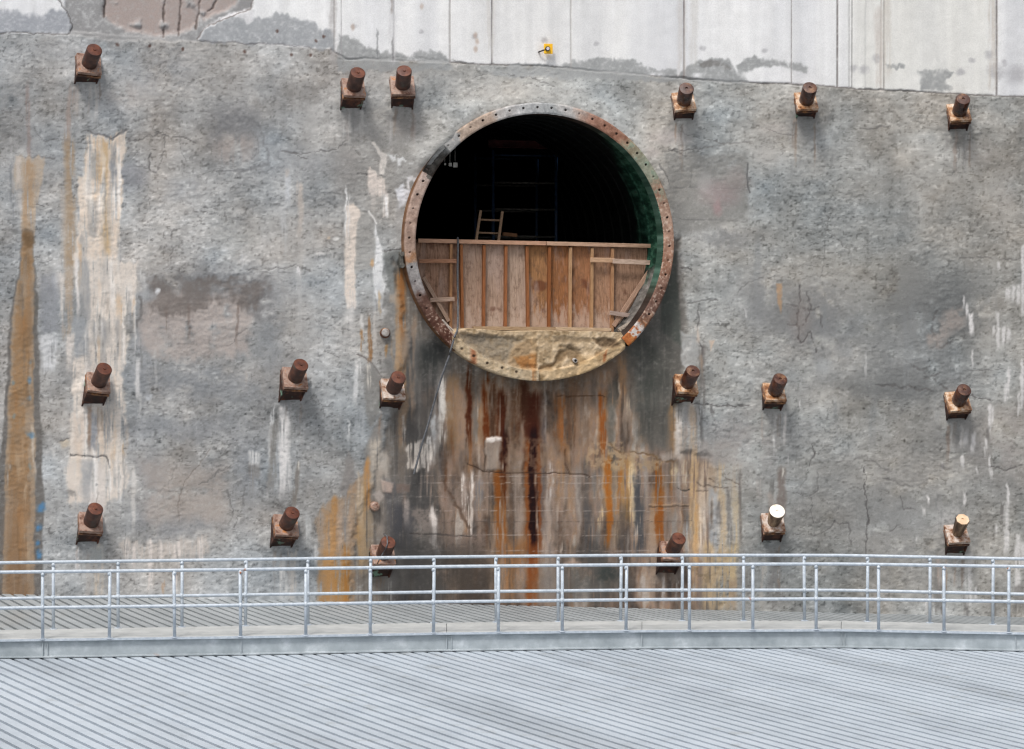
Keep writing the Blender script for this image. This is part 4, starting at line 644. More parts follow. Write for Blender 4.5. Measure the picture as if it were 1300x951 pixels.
rs_ = (sst(.5, .6, nz2) * sst(126, 128, deg))[..., None]; col += (np.array((178, 88, 34)) - col) * rs_ * .85
col[:, :8] = col[:, :8] * 0 + np.array((124, 84, 52)) + ((nz[:, :8] - .5) * 70)[..., None]
gi = np.array((70, 108, 92)) + ((nz[:, 9 + nr:] - .5) * 120)[..., None]; di = np.array((58, 46, 40)) + ((nz[:, 9 + nr:] - .5) * 60)[..., None]; gk = (sst(20, 42, deg) * sst(118, 106, deg))[:, 9 + nr:, None]
col[:, 9 + nr:] = di + (gi - di) * gk
col = col.mean(-1, keepdims=True) + (col - col.mean(-1, keepdims=True)) * .85 - 6
Dg[:, isf] -= (nz[:, isf] - .5) * .012 + (nzr[:, isf] - .5) * .02
rim = np.minimum(np.abs(Rg - RO), np.abs(Rg - RI)); Dg[:, isf] += sst(.03, .0, rim[:, isf]) * .012
cut = sst(-60.3, -59.8, deg) * sst(-46, -48, deg); Dg += cut * .15 * isf
hole_step = 19.2 / 177 * 180 / math.pi
hd = np.abs(((deg + 1.5) / hole_step + .5) % 1 - .5) * hole_step * math.pi / 180 * 2.51
hr = np.hypot(hd, Rg - 2.525); hi_ = np.floor((deg + 1.5) / hole_step + .5).astype(int); hs_ = np.random.default_rng(4).random(400)[hi_ + 200]; hm = sst(.026, .012, hr) * np.where(hs_ < .3, .25, np.where(hs_ < .55, .6, 1.0)) * isf * sst(-126, -122, deg) * sst(126, 122, deg); Dg += hm * .07; col += (np.array((44, 28, 22)) - col) * (hm * .85)[..., None]
Pg = np.stack([Rg * np.sin(Ag), Dg, Rg * np.cos(Ag)], -1)
link("ring_flange", grid_mesh("ring_flange", Pg, None, lin(np.clip(col, 8, 245)) * .95), M['ring'], tun)
# lining: cast rings with raised joints, running far into the dark
na2 = 160; an2 = np.linspace(0, 2 * math.pi, na2); prof = [(.12, RI + .0)]
yy = .125
while yy < 34:
    st = .62 if yy < 8 else 3.0
    prof += [(yy, RI + .035), (yy + st - .07, RI + .035), (yy + st - .06, RI + .004), (yy + st - .005, RI + .004)]; yy += st
prof += [(34.2, RI), (34.21, .02)]
pr = np.array(prof); A2, Y2 = np.meshgrid(an2, pr[:, 0], indexing='ij'); R2 = np.repeat(pr[None, :, 1], na2, 0)
seg = np.abs((A2 / (2 * math.pi) * 11 + .5) % 1 - .5)
link("lining", grid_mesh("lining", np.stack([R2 * np.sin(A2), Y2, R2 * np.cos(A2)], -1), smooth=False), M['lining'], tun)
# tan mortar filling the bottom of the tube
nu_, nv_ = 260, 74
pts_top_l = wp(574, 430, PROUD); pts_top_r = wp(794, 431, PROUD)
uL, uR = pts_top_l[0] - ru - .01, pts_top_r[0] - ru + .01
topx = [(560, 420), (576, 428), (584, 419), (600, 417), (650, 421), (700, 420), (760, 421), (790, 422), (796, 432)]
ug = np.linspace(uL, uR, nu_); vtop = np.interp(ug, [wp(a, b, PROUD)[0] - ru for a, b in topx], [wp(a, b, PROUD)[1] - rv for a, b in topx])
vbot = -np.sqrt(np.maximum(RO ** 2 - ug ** 2, .01)); vtop = np.maximum(vtop, vbot + .004)
tt = np.linspace(0, 1, nv_)[:, None]; VG = vbot[None] + (vtop - vbot)[None] * tt; UG = np.repeat(ug[None], nv_, 0)
a_ = OX + (UG + ru) * cT + PROUD * sT; b_ = OY + (UG + ru) * sT - PROUD * cT
FX = 650 + F * a_ / b_; FY = HZ - F * (VG + rv) / b_
f1 = fbm(FX / 22, FY / 16, 51, 4); f2 = fbm(FX / 5, FY / 5, 52, 3); f3 = fbm(FX / 4, FY / 40, 53, 3); f4 = fbm(FX / 10, FY / 9, 54, 3)
FXw = FX + (f4 - .5) * 6; FYw = FY + (fbm(FX / 11, FY / 9, 55, 3) - .5) * 5
outw = np.full(FX.shape, .22) + (f1 - .5) * .025 + (f2 - .5) * .034 + (f4 - .5) * .008
fc = np.zeros(FX.shape + (3,)) + np.array((190, 165, 132)) + ((f1 - .5) * 40 + (f2 - .5) * 62)[..., None] + ((f3 - .5) * 36)[..., None] - (sst(.56, .7, f4) * 30)[..., None]
def fmask(pts, soft=2): return sst(soft, -soft, sdist(pts, FXw, FYw))
def fput(mm, c=None, a=1., d=0.):
    global outw, fc
    if c is not None: fc = fc + (np.array(c) - fc) * (mm * a * np.clip(.35 + 1.3 * (f2 - .1), 0, 1))[..., None]
    outw = outw + mm * d * (.34 if d < 0 else 1.0)
rg_ = np.hypot(UG, VG); lf = sst(2.39, 2.41, rg_ + (f4 - .5) * .02) * sst(684.5, 683.5, FX)
fput(lf, (186, 168, 140), .6, .12)
fput(sst(2.40, 2.42, rg_) * sst(684, 690, FX), (196, 164, 118), .4, .04)
fput(fmask([(585, 424), (650, 428), (676, 432), (676, 468), (640, 464), (612, 452), (590, 436)], 3), (124, 116, 104), .6, -.10)
fput(fmask([(580, 428), (612, 424), (640, 428), (600, 438)], 3), (96, 88, 78), .6, -.02)
fput(fmask([(655, 436), (678, 430), (684, 440), (680, 462), (660, 468), (645, 462)], 3), (178, 142, 100), .6, .03)
fput(fmask([(655, 455), (682, 448), (682, 468), (662, 468)], 3), (176, 112, 52), .7)
fput(fmask([(704, 462), (712, 446), (724, 440), (736, 446), (744, 462), (732, 464), (722, 452), (716, 458), (700, 468), (686, 468)], 3), (118, 92, 62), .8, -.10)
fput(fmask([(712, 440), (726, 436), (738, 444), (730, 446), (720, 442)], 2.5), (92, 76, 56), .7, -.05)
fput(fmask([(755, 430), (775, 430), (790, 438), (780, 442), (764, 440)], 2.5), (86, 66, 46), .85, -.09)
fput(fmask([(756, 452), (764, 444), (772, 452), (764, 462), (758, 460)], 2.5), (150, 118, 80), .6, -.03)
fput(fmask([(767, 450), (771, 444), (771, 458), (767, 460)], 1.5), (150, 76, 36), .7)
fput(fmask([(703, 428), (752, 430), (752, 436), (706, 435)], 2), (128, 108, 82), .7, -.05)
fput(fmask([(686, 464), (704, 464), (702, 470), (686, 472)], 2), (150, 118, 80), .6, -.05)
fput(sst(733, 737, FXw) * sst(770, 750, FX) * sst(448, 456, FY), (200, 166, 118), .5, .04)
fput(sst(594, 600, FX) * sst(607, 601, FX) * lf, (150, 82, 48), .75)
fput(sst(674, 676, FX) * sst(681, 679, FX) * lf * sst(.45, .6, f3), (176, 104, 48), .7)
fput(sst(4, 0, np.abs(FX - 684.5)) * sst(465, 470, FY) * 0, (90, 66, 44), .6)
for (hx, hy) in [(586, 443), (601, 452), (618, 461), (637, 467), (655, 472)]: fput(sst(2.2, 1.2, np.hypot(FX - hx, FY - hy)), (66, 50, 38), .85, -.04)
lvl = sst(RO - .0, RO - .03, rg_); outw = outw - (1 - lvl) * .012
Pf = np.stack([UG, -outw, VG], -1)
back = np.stack([UG[:1], np.full((1, nu_), .55), VG[:1]], -1); led = np.stack([UG[-1:], np.full((1, nu_), 1.2), VG[-1:] - .012], -1)
Pf = np.concatenate([back, Pf, led], 0); fc = np.concatenate([fc[:1] * .0 + np.array((150, 122, 88)), fc, fc[-1:] * 0 + np.array((168, 146, 116))], 0)
fc = fc.mean(-1, keepdims=True) + (fc - fc.mean(-1, keepdims=True)) * .90 - 2
link("mortar_sill", grid_mesh("mortar_sill", Pf, None, lin(np.clip(fc, 8, 245)) * .95), M['fill'], tun)

# ================================================================== WOOD BULKHEAD ACROSS THE TUBE
DB = 0.72                                               # metres inside the wall's face
def bk(px, py, dep=DB):                                 # wall-frame point in the bulkhead's plane, relative to the tube's axis
    u, v = wp(px, py, -dep); return u - ru, v - rv
bh = empty("wood_bulkhead", W(ru, DB, rv), TH)
tag(bh, "weathered plywood bulkhead with upright studs closing the lower half of the tunnel mouth", "bulkhead")
RB = RI + .02
def topv(u):
    (u0, v0), (u1, v1) = bk(531, 304), bk(832, 312); return v0 + (v1 - v0) * (u - u0) / (u1 - u0)
vbm = bk(680, 424)[1]
def piece(u0, u1, dep0, dep1, top_off=0.0, n=8):
    """a board between two uprights, its foot trimmed to the round tube"""
    uu = np.linspace(u0, u1, n); top = [(u, topv(u) - top_off) for u in uu]
    bot = [(u, max(vbm, -math.sqrt(max(RB ** 2 - u * u, 0.0)))) for u in uu]
    return top + bot[::-1], dep0, dep1
studs = [572, 586, 614, 641.7, 669.5, 697, 723.6, 751, 777]
lefts = [529] + studs; rights = studs + [836]
pcols = [(172, 138, 120), (160, 124, 104), (178, 152, 138), (180, 156, 144), (182, 160, 148), (166, 124, 88), (156, 108, 74), (164, 118, 88), (174, 138, 116), (172, 140, 122)]
for k, (a, b) in enumerate(zip(lefts, rights)):
    u0, u1 = bk(a, 340)[0], bk(b, 340)[0]
    u0 = max(u0 + .002, -RB + .02); u1 = min(u1 - .002, RB - .02)
    pl, d0, d1 = piece(u0, u1, .05, .068); cx = (u0 + u1) / 2; cz = (topv(cx) + vbm) / 2
    bm = bmesh.new(); prism(bm, pl, d0, d1, lambda x, y, z: Vector((x - cx, z, y - cz)))
    o = from_bm("plywood_panel", bm, M['ply'], bh); o.location = (cx, 0, cz); o.color = (*[c * q for c, q in zip(srgb(pcols[k]), (.82, .80, .74))], 1); o.rotation_euler = (random.uniform(-.004, .004), random.uniform(-.003, .003), random.uniform(-.008, .008))
scols = [(178, 134, 98), (156, 102, 64), (152, 98, 62), (156, 102, 66), (150, 98, 62), (146, 92, 54), (190, 152, 116), (184, 146, 110), (180, 138, 104)]
for k, a in enumerate(studs):
    u0 = bk(a, 340)[0]; tl = -.012 if k in (1, 4) else 0.006
    zt = topv(u0) - .075; zb = max(vbm + .02, -math.sqrt(max(RB ** 2 - u0 * u0, 0)))
    bm = bmesh.new(); add_bar(bm, (tl, 0, (zt - zb) / 2), (-tl, 0, -(zt - zb) / 2), .055, .09, .004)
    o = from_bm("stud", bm, M['stud'], bh); o.location = (u0, .004, (zt + zb) / 2); o.color = (*[c * .85 for c in srgb(scols[k])], 1)
def plank(name, p0, p1, wdt, thick, dep, colr, m='board'):
    (u0, v0), (u1, v1) = bk(*p0), bk(*p1); c = Vector(((u0 + u1) / 2, dep, (v0 + v1) / 2)); dv = Vector((u1 - u0, 0, v1 - v0)); L = dv.length
    bm = bmesh.new(); add_box(bm, (0, 0, 0), (L, thick, wdt), None, .004)
    o = from_bm(name, bm, M[m], bh); o.location = c; o.rotation_euler = (0, -math.atan2(dv.z, dv.x), 0); o.color = (*[x * .85 for x in srgb(colr)], 1); return o
plank("top_rail", (530, 305.5), (692, 309), .075, .12, -.012, (204, 162, 136)); plank("top_rail", (693, 309), (833, 312.5), .075, .12, -.008, (200, 166, 142))
plank("sole_plate", (600, 416.5), (706, 417.5), .07, .12, -.02, (176, 152, 124)); plank("sole_plate", (704, 417), (774, 418.5), .06, .13, -.05, (198, 176, 150))
plank("cleat", (531, 331.5), (580, 331.5), .075, .03, -.062, (184, 136, 108)); plank("cleat", (545, 381), (576, 379.5), .08, .03, -.062, (206, 178, 160))
plank("cleat", (748, 330), (779, 330.5), .09, .03, -.066, (204, 168, 138)); plank("cleat", (776, 331.5), (835, 334), .09, .03, -.1, (206, 182, 166)); plank("cleat", (773, 397), (809, 402), .085, .03, -.066, (178, 160, 152))
plank("brace", (827, 339), (778, 414), .085, .03, -.034, (184, 152, 132)); plank("brace", (537, 352), (569, 408), .07, .03, -.04, (192, 164, 146))
# scraps of timber lying on the mortar beside the bulkhead
for (p0, p1, wd, c, lab) in [((560, 408), (577, 424), .10, (186, 178, 172), "splintered grey timber scrap wedged at the bulkhead's lower left corner"), ((786, 420), (806, 410), .10, (150, 140, 130), "weathered timber scrap wedged at the bulkhead's lower right corner")]:
    a, b = bk(*p0, .2), bk(*p1, .2); bm = bmesh.new(); cc = Vector(((a[0] + b[0]) / 2, 0, (a[1] + b[1]) / 2))
    add_bar(bm, Vector((a[0], 0, a[1])) - cc, Vector((b[0], .12, b[1])) - cc, wd, .07, .01)
    for q in range(4):
        o_ = Vector((random.uniform(-.04, .04), -.04, random.uniform(-.03, .03))); d_ = Vector((b[0] - a[0], random.uniform(-.1, .1), b[1] - a[1] + random.uniform(-.1, .1))) * .5
        add_bar(bm, o_ - d_ * .9, o_ + d_, .02, .015, .003)
    o = from_bm("timber_scrap", bm, M['stud']); o.location = W(ru + cc.x, .2, rv + cc.z); o.rotation_euler = (0, 0, TH); o.color = (*srgb(c), 1); tag(o, lab, "timber")

# ================================================================== INSIDE THE TUBE
def inside(px, py, dep): u, v = wp(px, py, -dep); return Vector((u, dep, v))
lad = empty("wooden_ladder", W(*[inside(622, 303, 1.5)[0], 1.5, inside(622, 303, 1.5)[2] - 1.6]), TH)
tag(lad, "light wooden ladder poking up behind the bulkhead's top board", "ladder")
lo = Vector((inside(622, 303, 1.5)[0], 1.5, inside(622, 303, 1.5)[2] - 1.6))
for (t0, b0) in (((610, 267.5), (604.5, 304)), ((637.5, 269), (633, 304))):
    a = inside(*t0, 1.7); b = inside(*b0, 1.5); b = a + (b - a) * 3.2; bm = bmesh.new(); mid_ = (a + b) / 2
    add_bar(bm, a - mid_, b - mid_, .05, .07, .006); o = from_bm("side_rail", bm, M['stud'], lad); o.location = mid_ - lo; o.color = (*[x * .8 for x in srgb((176, 146, 120))], 1)
for k in range(6):
    ya = 279 + 16.5 * k; a = inside(608.2 - 2.4 * k, ya, 1.63 - .09 * k); b = inside(636 - 2.1 * k, ya + 1, 1.63 - .09 * k); bm = bmesh.new(); mid_ = (a + b) / 2
    add_tube(bm, [a - mid_, b - mid_], .02, 8); o = from_bm("rung", bm, M['stud'], lad); o.location = mid_ - lo; o.color = (*[x * .8 for x in srgb((176, 146, 120))], 1)
SD = 4.5
s0 = inside(665, 300, SD); sb = -math.sqrt(max((RI - .02) ** 2 - .9 ** 2, 0)) + rv
scf = empty("scaffold_frame", W(s0.x, SD, sb), TH)
tag(scf, "dark blue scaffold frame with cross rails standing inside the tunnel", "scaffold")
def local(v): return v - Vector((s0.x, SD, sb))
for dz in (0, 1.6):
    for px in (626, 706):
        a = inside(px, 190, SD); a = Vector((a.x, SD + dz, a.z)); bm = bmesh.new(); add_tube(bm, [local(a), local(Vector((a.x, SD + dz, -math.sqrt(max(2.38 ** 2 - (a.x - ru) ** 2, 0)) + rv)))], .035, 10)
        from_bm("scaffold_post", bm, M['blue'], scf)
    for py in (197, 232, 265.5, 300):
        a, b = inside(626, py, SD), inside(706, py + 1, SD); a.y += dz; b.y += dz; bm = bmesh.new(); add_tube(bm, [local(a), local(b)], .024, 8)
        from_bm("cross_rail", bm, M['blue'] if py < 230 else M['galv_dark'], scf)
bmr = bmesh.new(); a, b = inside(620, 182.5, SD), inside(729, 185, SD); mid_ = (a + b) / 2
for dz, hh in ((0, .13),): add_bar(bmr, a - mid_ + Vector((0, .0, 0)), b - mid_, .13, .02, .003, Vector((0, 0, 1)))
add_bar(bmr, a - mid_ + Vector((0, 0, .07)), b - mid_ + Vector((0, 0, .07)), .02, .14, .003, Vector((0, 0, 1))); add_bar(bmr, a - mid_ + Vector((0, 0, -.07)), b - mid_ + Vector((0, 0, -.07)), .02, .14, .003, Vector((0, 0, 1)))
o = from_bm("steel_beam", bmr, M['redbeam']); o.location = W(mid_.x, SD, mid_.z); o.rotation_euler = (0, 0, TH); tag(o, "dark red steel beam lying across the top of the blue scaffold", "beam")
bm = bmesh.new(); a, b = inside(638, 297, 1.9), inside(656, 299, 1.9); mid_ = (a + b) / 2; add_bar(bm, a - mid_, b - mid_, .07, .1, .004)
o = from_bm("board_offcut", bm, M['stud']); o.location = W(mid_.x, 1.9, mid_.z); o.rotation_euler = (0, 0, TH); o.color = (*srgb((120, 86, 60)), 1); tag(o, "short brown board end just right of the ladder's top", "board")
for k, (px, py, sz) in enumerate([(578, 209.5, .085), (571.5, 209, .06), (565, 208.5, .035)]):  # made-up pale squares on strings, standing for unidentified bright specks
    a = inside(px, py, 1.0); bm = bmesh.new(); add_box(bm, (0, 0, 0), (sz, .03, sz * 1.1), None, .006); add_tube(bm, [(0, .02, sz * .4), (0, .02, .5)], .003, 6)
    o = from_bm("pale_square", bm, M['palebox']); o.location = W(a.x, 1.0, a.z); o.rotation_euler = (0, 0, TH)
    tag(o, ["largest of three small pale squares hanging in the dark at the tunnel's upper left", "middle one of three small pale squares hanging in the dark tunnel", "smallest pale square, nearest the flange at the tunnel's upper left"][k], "tag", "pale squares hanging inside the tunnel")
# grey hose over the bulkhead and down the wall
hp = [(581, 312, -DB - .1), (581, 303, -DB + .02), (581.5, 308, -DB + .1), (581, 350, -.62), (581.5, 390, -.5), (581, 415, -.1), (580, 421, .26), (577, 428, .38), (570, 452, .36), (561, 478, .26), (552, 508, .16), (543, 540, .08), (534, 570, .05), (527, 596, .04), (525.5, 602, .03)]
cpts = [Vector((*[wp(x, y, o)[0]], -o, wp(x, y, o)[1])) for x, y, o in hp]; dense = []
for i in range(len(cpts) - 1):
    p0, p1, p2, p3 = cpts[max(i - 1, 0)], cpts[i], cpts[i + 1], cpts[min(i + 2, len(cpts) - 1)]
    for k in range(5):
        t = k / 5; dense.append(.5 * ((2 * p1) + (p2 - p0) * t + (2 * p0 - 5 * p1 + 4 * p2 - p3) * t * t + (3 * p1 - p0 - 3 * p2 + p3) * t ** 3))
dense.append(cpts[-1]); bm = bmesh.new(); add_tube(bm, [p - cpts[7] for p in dense], .020, 8)
o = from_bm("hose", bm, M['rope']); o.location = W(*cpts[7]); o.rotation_euler = (0, 0, TH); tag(o, "thin grey hose hung over the bulkhead's top board and trailing down the wall", "hose")

# ================================================================== TIEBACK ANCHORS
anchors = [ # end of cap, base of cap (photo px), stand-off, label, style
 ((120, 63.1), (113.5, 80.5), .15, "rusty anchor at the top row's far left, under the broken white panel", ''),
 ((454.5, 92.2), (449.3, 110.2), .17, "rusty anchor in the top row, left one of the close pair", ''),
 ((513.2, 89.9), (511.3, 107.8), .19, "rusty anchor in the top row, right one of the close pair, nearer to the tunnel", ''),
 ((871.6, 112.3), (868.3, 127.8), .17, "dark rusty anchor of the top row, up and right of the tunnel", 'wet'),
 ((1028.3, 111.4), (1023.7, 127.4), .14, "dark brown anchor in the top row with a bright wet plate, second from the right", 'wet'),
 ((1222.9, 125.6), (1217.8, 142), .14, "dark brown anchor at the right end of the top row", 'wet'),
 ((132.5, 468.1), (125.4, 484.9), .20, "rusty anchor standing on the peach stained patch at the left of the middle row", ''),
 ((382.1, 463.1), (375, 479.1), .20, "rusty anchor of the middle row above a white run, with an orange plate", ''),
 ((505.8, 478.9), (499.5, 493.2), .17, "white crusted anchor of the middle row, just left of the hose", 'crust'),
 ((880, 471), (872, 486.6), .15, "rusty anchor of the middle row with a pale plate, right of the dark patch", 'wet'),
 ((990.8, 481), (983.7, 497), .15, "shiny dark brown anchor of the middle row, second from the right", 'wet'),
 ((1224.2, 494.8), (1217, 509), .15, "shiny rusty anchor at the right end of the middle row", 'wet'),
 ((121.3, 646), (115.8, 662.4), .17, "red brown anchor at the left end of the bottom row", ''),
 ((371.3, 651), (363.7, 666.2), .18, "dented brown anchor of the bottom row, left of the orange rust fan", ''),
 ((492.9, 688.5), (487, 703.6), .20, "orange capped anchor of the bottom row, half hidden by the railing near the dark stain", ''),
 ((861.7, 683.5), (853.7, 698.6), .20, "dull brown anchor of the bottom row behind the railing, under orange rust runs", ''),
 ((986.6, 648.9), (982, 662.8), .19, "anchor of the bottom row with a bright white cut end", 'white'),
 ((1222.1, 659.3), (1215.4, 677), .17, "anchor of the bottom row with a pale tan eight-sided end", 'tan')]
wetside = metal_mix("wet_cap_rust", [(0.3, srgb((30, 15, 11))), (0.5, srgb((62, 32, 22))), (0.75, srgb((104, 60, 36)))], 7, .4, .7, .2, rr=(.18, .5))
wetend = metal_mix("wet_end_rust", [(0.3, srgb((50, 26, 17))), (0.5, srgb((76, 42, 28))), (0.72, srgb((146, 108, 78)))], 6, .4, .7, .2, rr=(.2, .55))
wetplate = metal_mix("wet_plate_rust", [(0.36, srgb((92, 52, 26))), (0.47, srgb((164, 116, 76))), (0.56, srgb((196, 166, 138))), (0.7, srgb((222, 208, 194)))], 7.5, .4, .6, .2, rr=(.2, .5))
crust = metal_mix("crusted_plate", [(0.36, srgb((104, 66, 44))), (0.46, srgb((162, 132, 112))), (0.56, srgb((188, 174, 164))), (0.7, srgb((206, 194, 184)))], 9, .7, .3, .4)
for i, (e, b, so_, lab, sty) in enumerate(anchors):
    so_ += .075; bu, bv = wp(*b, so_); P0 = W(bu, -so_, bv); LC = .40 if sty != 'tan' else .45
    px_m = F / P0.y; vr = P0 - Vector((0, 0, CAMZ)); vr.normalize()
    rx_ = Vector((vr.y, -vr.x, 0)).normalized(); uy_ = rx_.cross(vr).normalized(); uy_ = -uy_ if uy_.z < 0 else uy_
    a_x, a_y = (e[0] - b[0]) / px_m / LC, (b[1] - e[1]) / px_m / LC; q = min(a_x ** 2 + a_y ** 2, .7)
    dv = (rx_ * a_x + uy_ * a_y - vr * math.sqrt(1 - q)).normalized()
    side = Vector((cT, sT, 0)); side = (side - dv * side.dot(dv)).normalized(); upv = dv.cross(side); upv = -upv if upv.z < 0 else upv
    rot = Matrix((side, upv, dv)).transposed()
    if rot.determinant() < 0: side = -side; rot = Matrix((side, upv, dv)).transposed()
    an_ = bpy.data.objects.new("tieback_anchor", None); C.objects.link(an_); an_.empty_display_size = .2
    an_.location = P0; an_.rotation_euler = rot.to_euler(); tag(an_, lab, "anchor", "steel tieback anchors set in rows in the wall")
    hw = .215 * random.uniform(.95, 1.05); an_.rotation_euler = (rot @ Matrix.Rotation(random.uniform(-.05, .05), 3, 'Z')).to_euler()
    side_m = {'wet': wetside, 'tan': M['tan_cap'], 'white': M['tan_cap']}.get(sty, M['cap_side']); end_m = {'wet': wetend, 'white': M['pale_end'], 'tan': M['tan_end']}.get(sty, M['cap_end'])
    plate_m = {'wet': wetplate, 'crust': crust, 'white': crust, 'tan': crust}.get(sty, M['plate'])
    # anchor box sunk into the wall behind the plate: open-sided channel shape with a mid rib
    bm = bmesh.new(); dep = .95
    add_box(bm, (0, .012, -.135 - dep / 2), (hw * 1.70, hw * 1.72, dep), None, .012)
    for sx in (-1, 1): add_box(bm, (sx * hw * .87, .004, -.135 - dep / 2), (.03, hw * 1.88, dep), None, .004)
    from_bm("anchor_box", bm, M['box'], an_)
    bm = bmesh.new(); add_box(bm, (0, 0, -.036), (hw * 2, hw * 2, .07), None, .008)
    for v in bm.verts: v.co.x += random.uniform(-.004, .004); v.co.y += random.uniform(-.004, .004)
    po = from_bm("bearing_plate", bm, plate_m, an_)
    bm = bmesh.new(); add_box(bm, (0, .004, -.118), (hw * 2.05, hw * 2.04, .044), None, .008); add_box(bm, (0, 0, -.083), (hw * 1.8, hw * 1.8, .03))
    from_bm("wedge_plate", bm, M['plate_rim'], an_)
    n_ = 8 if sty == 'tan' else 28; r0 = .142; bm = bmesh.new()
    if sty == 'white': r0 = .158
    prof_ = [(r0 * (.74 if sty in ('tan', 'white') else 1.0), -.01), (r0 * (.76 if sty in ('tan', 'white') else 1.0), .03), (r0, LC - .012), (r0 - .01, LC)]
    rings = [[bm.verts.new((rr * math.cos(2 * math.pi * (k + .5) / n_), rr * math.sin(2 * math.pi * (k + .5) / n_), z)) for k in range(n_)] for rr, z in prof_]
    for A, B in zip(rings, rings[1:]):
        for k in range(n_):
            f = bm.faces.new((A[k], A[(k + 1) % n_], B[(k + 1) % n_], B[k])); f.smooth = n_ > 10
    bm.faces.new(rings[0][::-1])
    bmesh.ops.create_circle(bm, cap_ends=False, segments=n_, radius=r0 * 1.0)  # weld bead seat
    cap = from_bm("cap", bm, side_m, an_)
    bm = bmesh.new(); er = [[bm.verts.new((rr * math.cos(2 * math.pi * (k + .5) / n_), rr * math.sin(2 * math.pi * (k + .5) / n_), z)) for k in range(n_)] for rr, z in [(r0 - .0095, LC), (r0 * .5, LC + .004), (.03, LC + .004), (.024, LC - .02 if sty in ('white', 'tan', 'wet') else LC + .022)]]
    for A, B in zip(er, er[1:]):
        for k in range(n_): bm.faces.new((A[k], A[(k + 1) % n_], B[(k + 1) % n_], B[k]))
    bm.faces.new(er[-1]); from_bm("end_face", bm, end_m, cap)
    if i == 14:                                       # a wire hangs over this cap
        bm = bmesh.new(); add_tube(bm, [(-.03, .25, LC - .1), (-.02, .1, LC + .04), (-.03, -.05, LC + .03), (-.06, -.135, LC + .02), (-.09, -.16, LC - .12), (-.13, -.19, LC - .3), (-.15, -.22, .02)], .012, 6)
        o = from_bm("wire", bm, M['rope']); o.matrix_world = Matrix.Translation(P0) @ rot.to_4x4(); tag(o, "thin grey wire draped over the orange capped anchor behind the railing", "wire")

# ================================================================== SMALL FITTINGS ON THE WALL
u, v = wp(696, 62, .10); tg = empty("survey_target", W(u, -.10, v), TH); tag(tg, "small yellow square survey target with a round lens on the pale upper panel", "target")
bm = bmesh.new(); add_box(bm, (.0, 0, 0), (.17, .02, .19), None, .012); add_box(bm, (.07, .01, 0), (.03, .05, .19), None, .006); from_bm("backplate", bm, M['yellow'], tg)
bm = bmesh.new(); add_tube(bm, [(-.02, -.01, 0), (-.02, -.05, 0)], .045, 16); from_bm("prism_ring", bm, M['black'], tg)
bm = bmesh.new(); add_tube(bm, [(-.02, -.045, 0), (-.02, -.056, 0)], .03, 16); from_bm("prism_lens", bm, M['glass'], tg)
bm = bmesh.new(); add_tube(bm, [(-.02, .0, -.01), (-.10, .0, -.03), (-.16, .05, -.055), (-.16, .12, -.055)], .014, 8); from_bm("mounting_arm", bm, M['black'], tg)
u, v = wp(489, 423, .05); ps = empty("pipe_stub", W(u, -.02, v), TH); tag(ps, "short capped pipe stub with a pale round end, left of the tunnel's lower edge", "pipe")
bm = bmesh.new(); add_tube(bm, [(0, .1, 0), (0, -.05, 0), (0, -.06, 0)], .095, 20, rs=[.095, .095, .085]); from_bm("pipe_collar", bm, M['plate_rim'], ps)
bm = bmesh.new(); add_tube(bm, [(0, -.04, .012), (0, -.072, .012), (0, -.078, .012)], .075, 20, rs=[.075, .075, .06]); from_bm("pipe_cap", bm, M['pipe_white'], ps)
u, v = wp(476, 643, .03); bm = bmesh.new(); add_tube(bm, [(0, .1, 0), (0, -.05, 0), (0, -.07, 0)], .09, 9, rs=[.095, .09, .06]); add_box(bm, (0, -.06, 0), (.07, .04, .07), Matrix.Rotation(.5, 3, 'Y'), .01)
o = from_bm("bolt_head", bm, M['plate']); o.location = W(u, -.02, v); o.rotation_euler = (0, 0, TH); tag(o, "rusty orange bolt head in the wall, up and left of the orange capped anchor", "bolt")
u, v = wp(729, 457, .2); dp = empty("drain_pipe", W(u, -.2, v), TH); tag(dp, "small white drain pipe end poking out of the tan mortar sill", "pipe")
bm = bmesh.new(); add_tube(bm, [(0, .2, .01), (0, -.09, -.01)], .04, 14); from_bm("pipe_wall", bm, M['pipe_white'], dp)
bm = bmesh.new(); add_tube(bm, [(0, -.05, -.007), (0, -.093, -.01)], .026, 12); from_bm("bore", bm, M['hole'], dp)
u, v = wp(510, 330, .16); br = empty("pipe_clamp", W(u, -.14, v), TH); tag(br, "small dirty metal clamp on the tunnel ring's left edge", "clamp")
bm = bmesh.new(); add_box(bm, (0, .06, 0), (.05, .25, .3), None, .01); from_bm("strap", bm, M['galv_dark'], br)
for dz in (.11, -.10):
    bm = bmesh.new(); add_tube(bm, [(0, 0, dz), (0, -.09, dz)], .05, 6); from_bm("nut", bm, M['galv_dark'], br)

# ================================================================== CORRUGATED ROOFS
DECKZ = 0.30
near_tab = [(-500, 819.5), (54, 812.0), (306, 808.6), (567, 803.9), (815, 800.9), (1068, 799.7), (1800, 812.9)]
def on_level(px, py, z): Y = F * (CAMZ - z) / (py - HZ); return Vector(((px - 650) / F * Y, Y, z))
near = [on_level(px, py, DECKZ) for px, py in near_tab]
far = [on_level(px, py, DECKZ) for px, py in [(-500, 808.2), (54, 799.0), (306, 794.8), (567, 790.6), (815, 788.0), (1068, 788.2), (1800, 805.9)]]
rd = Vector((-.53, 1, 0)).normalized(); pd = Vector((rd.y, -rd.x, 0))
PIT = .2115
def roofz_back(P):
    # twisted sheet: nearly level at the left, falling to the right towards the wall
    wy = OY + (P.x - OX) * sT / cT; t = max(0, min(1, (P.y - 43.2) / (wy - 43.2))); s_ = (P.x + 9.2) / 19.0
    return (.22 * (1 - t) + .36 * t) * (1 - s_) + (-.22 * (1 - t) - .66 * t) * s_
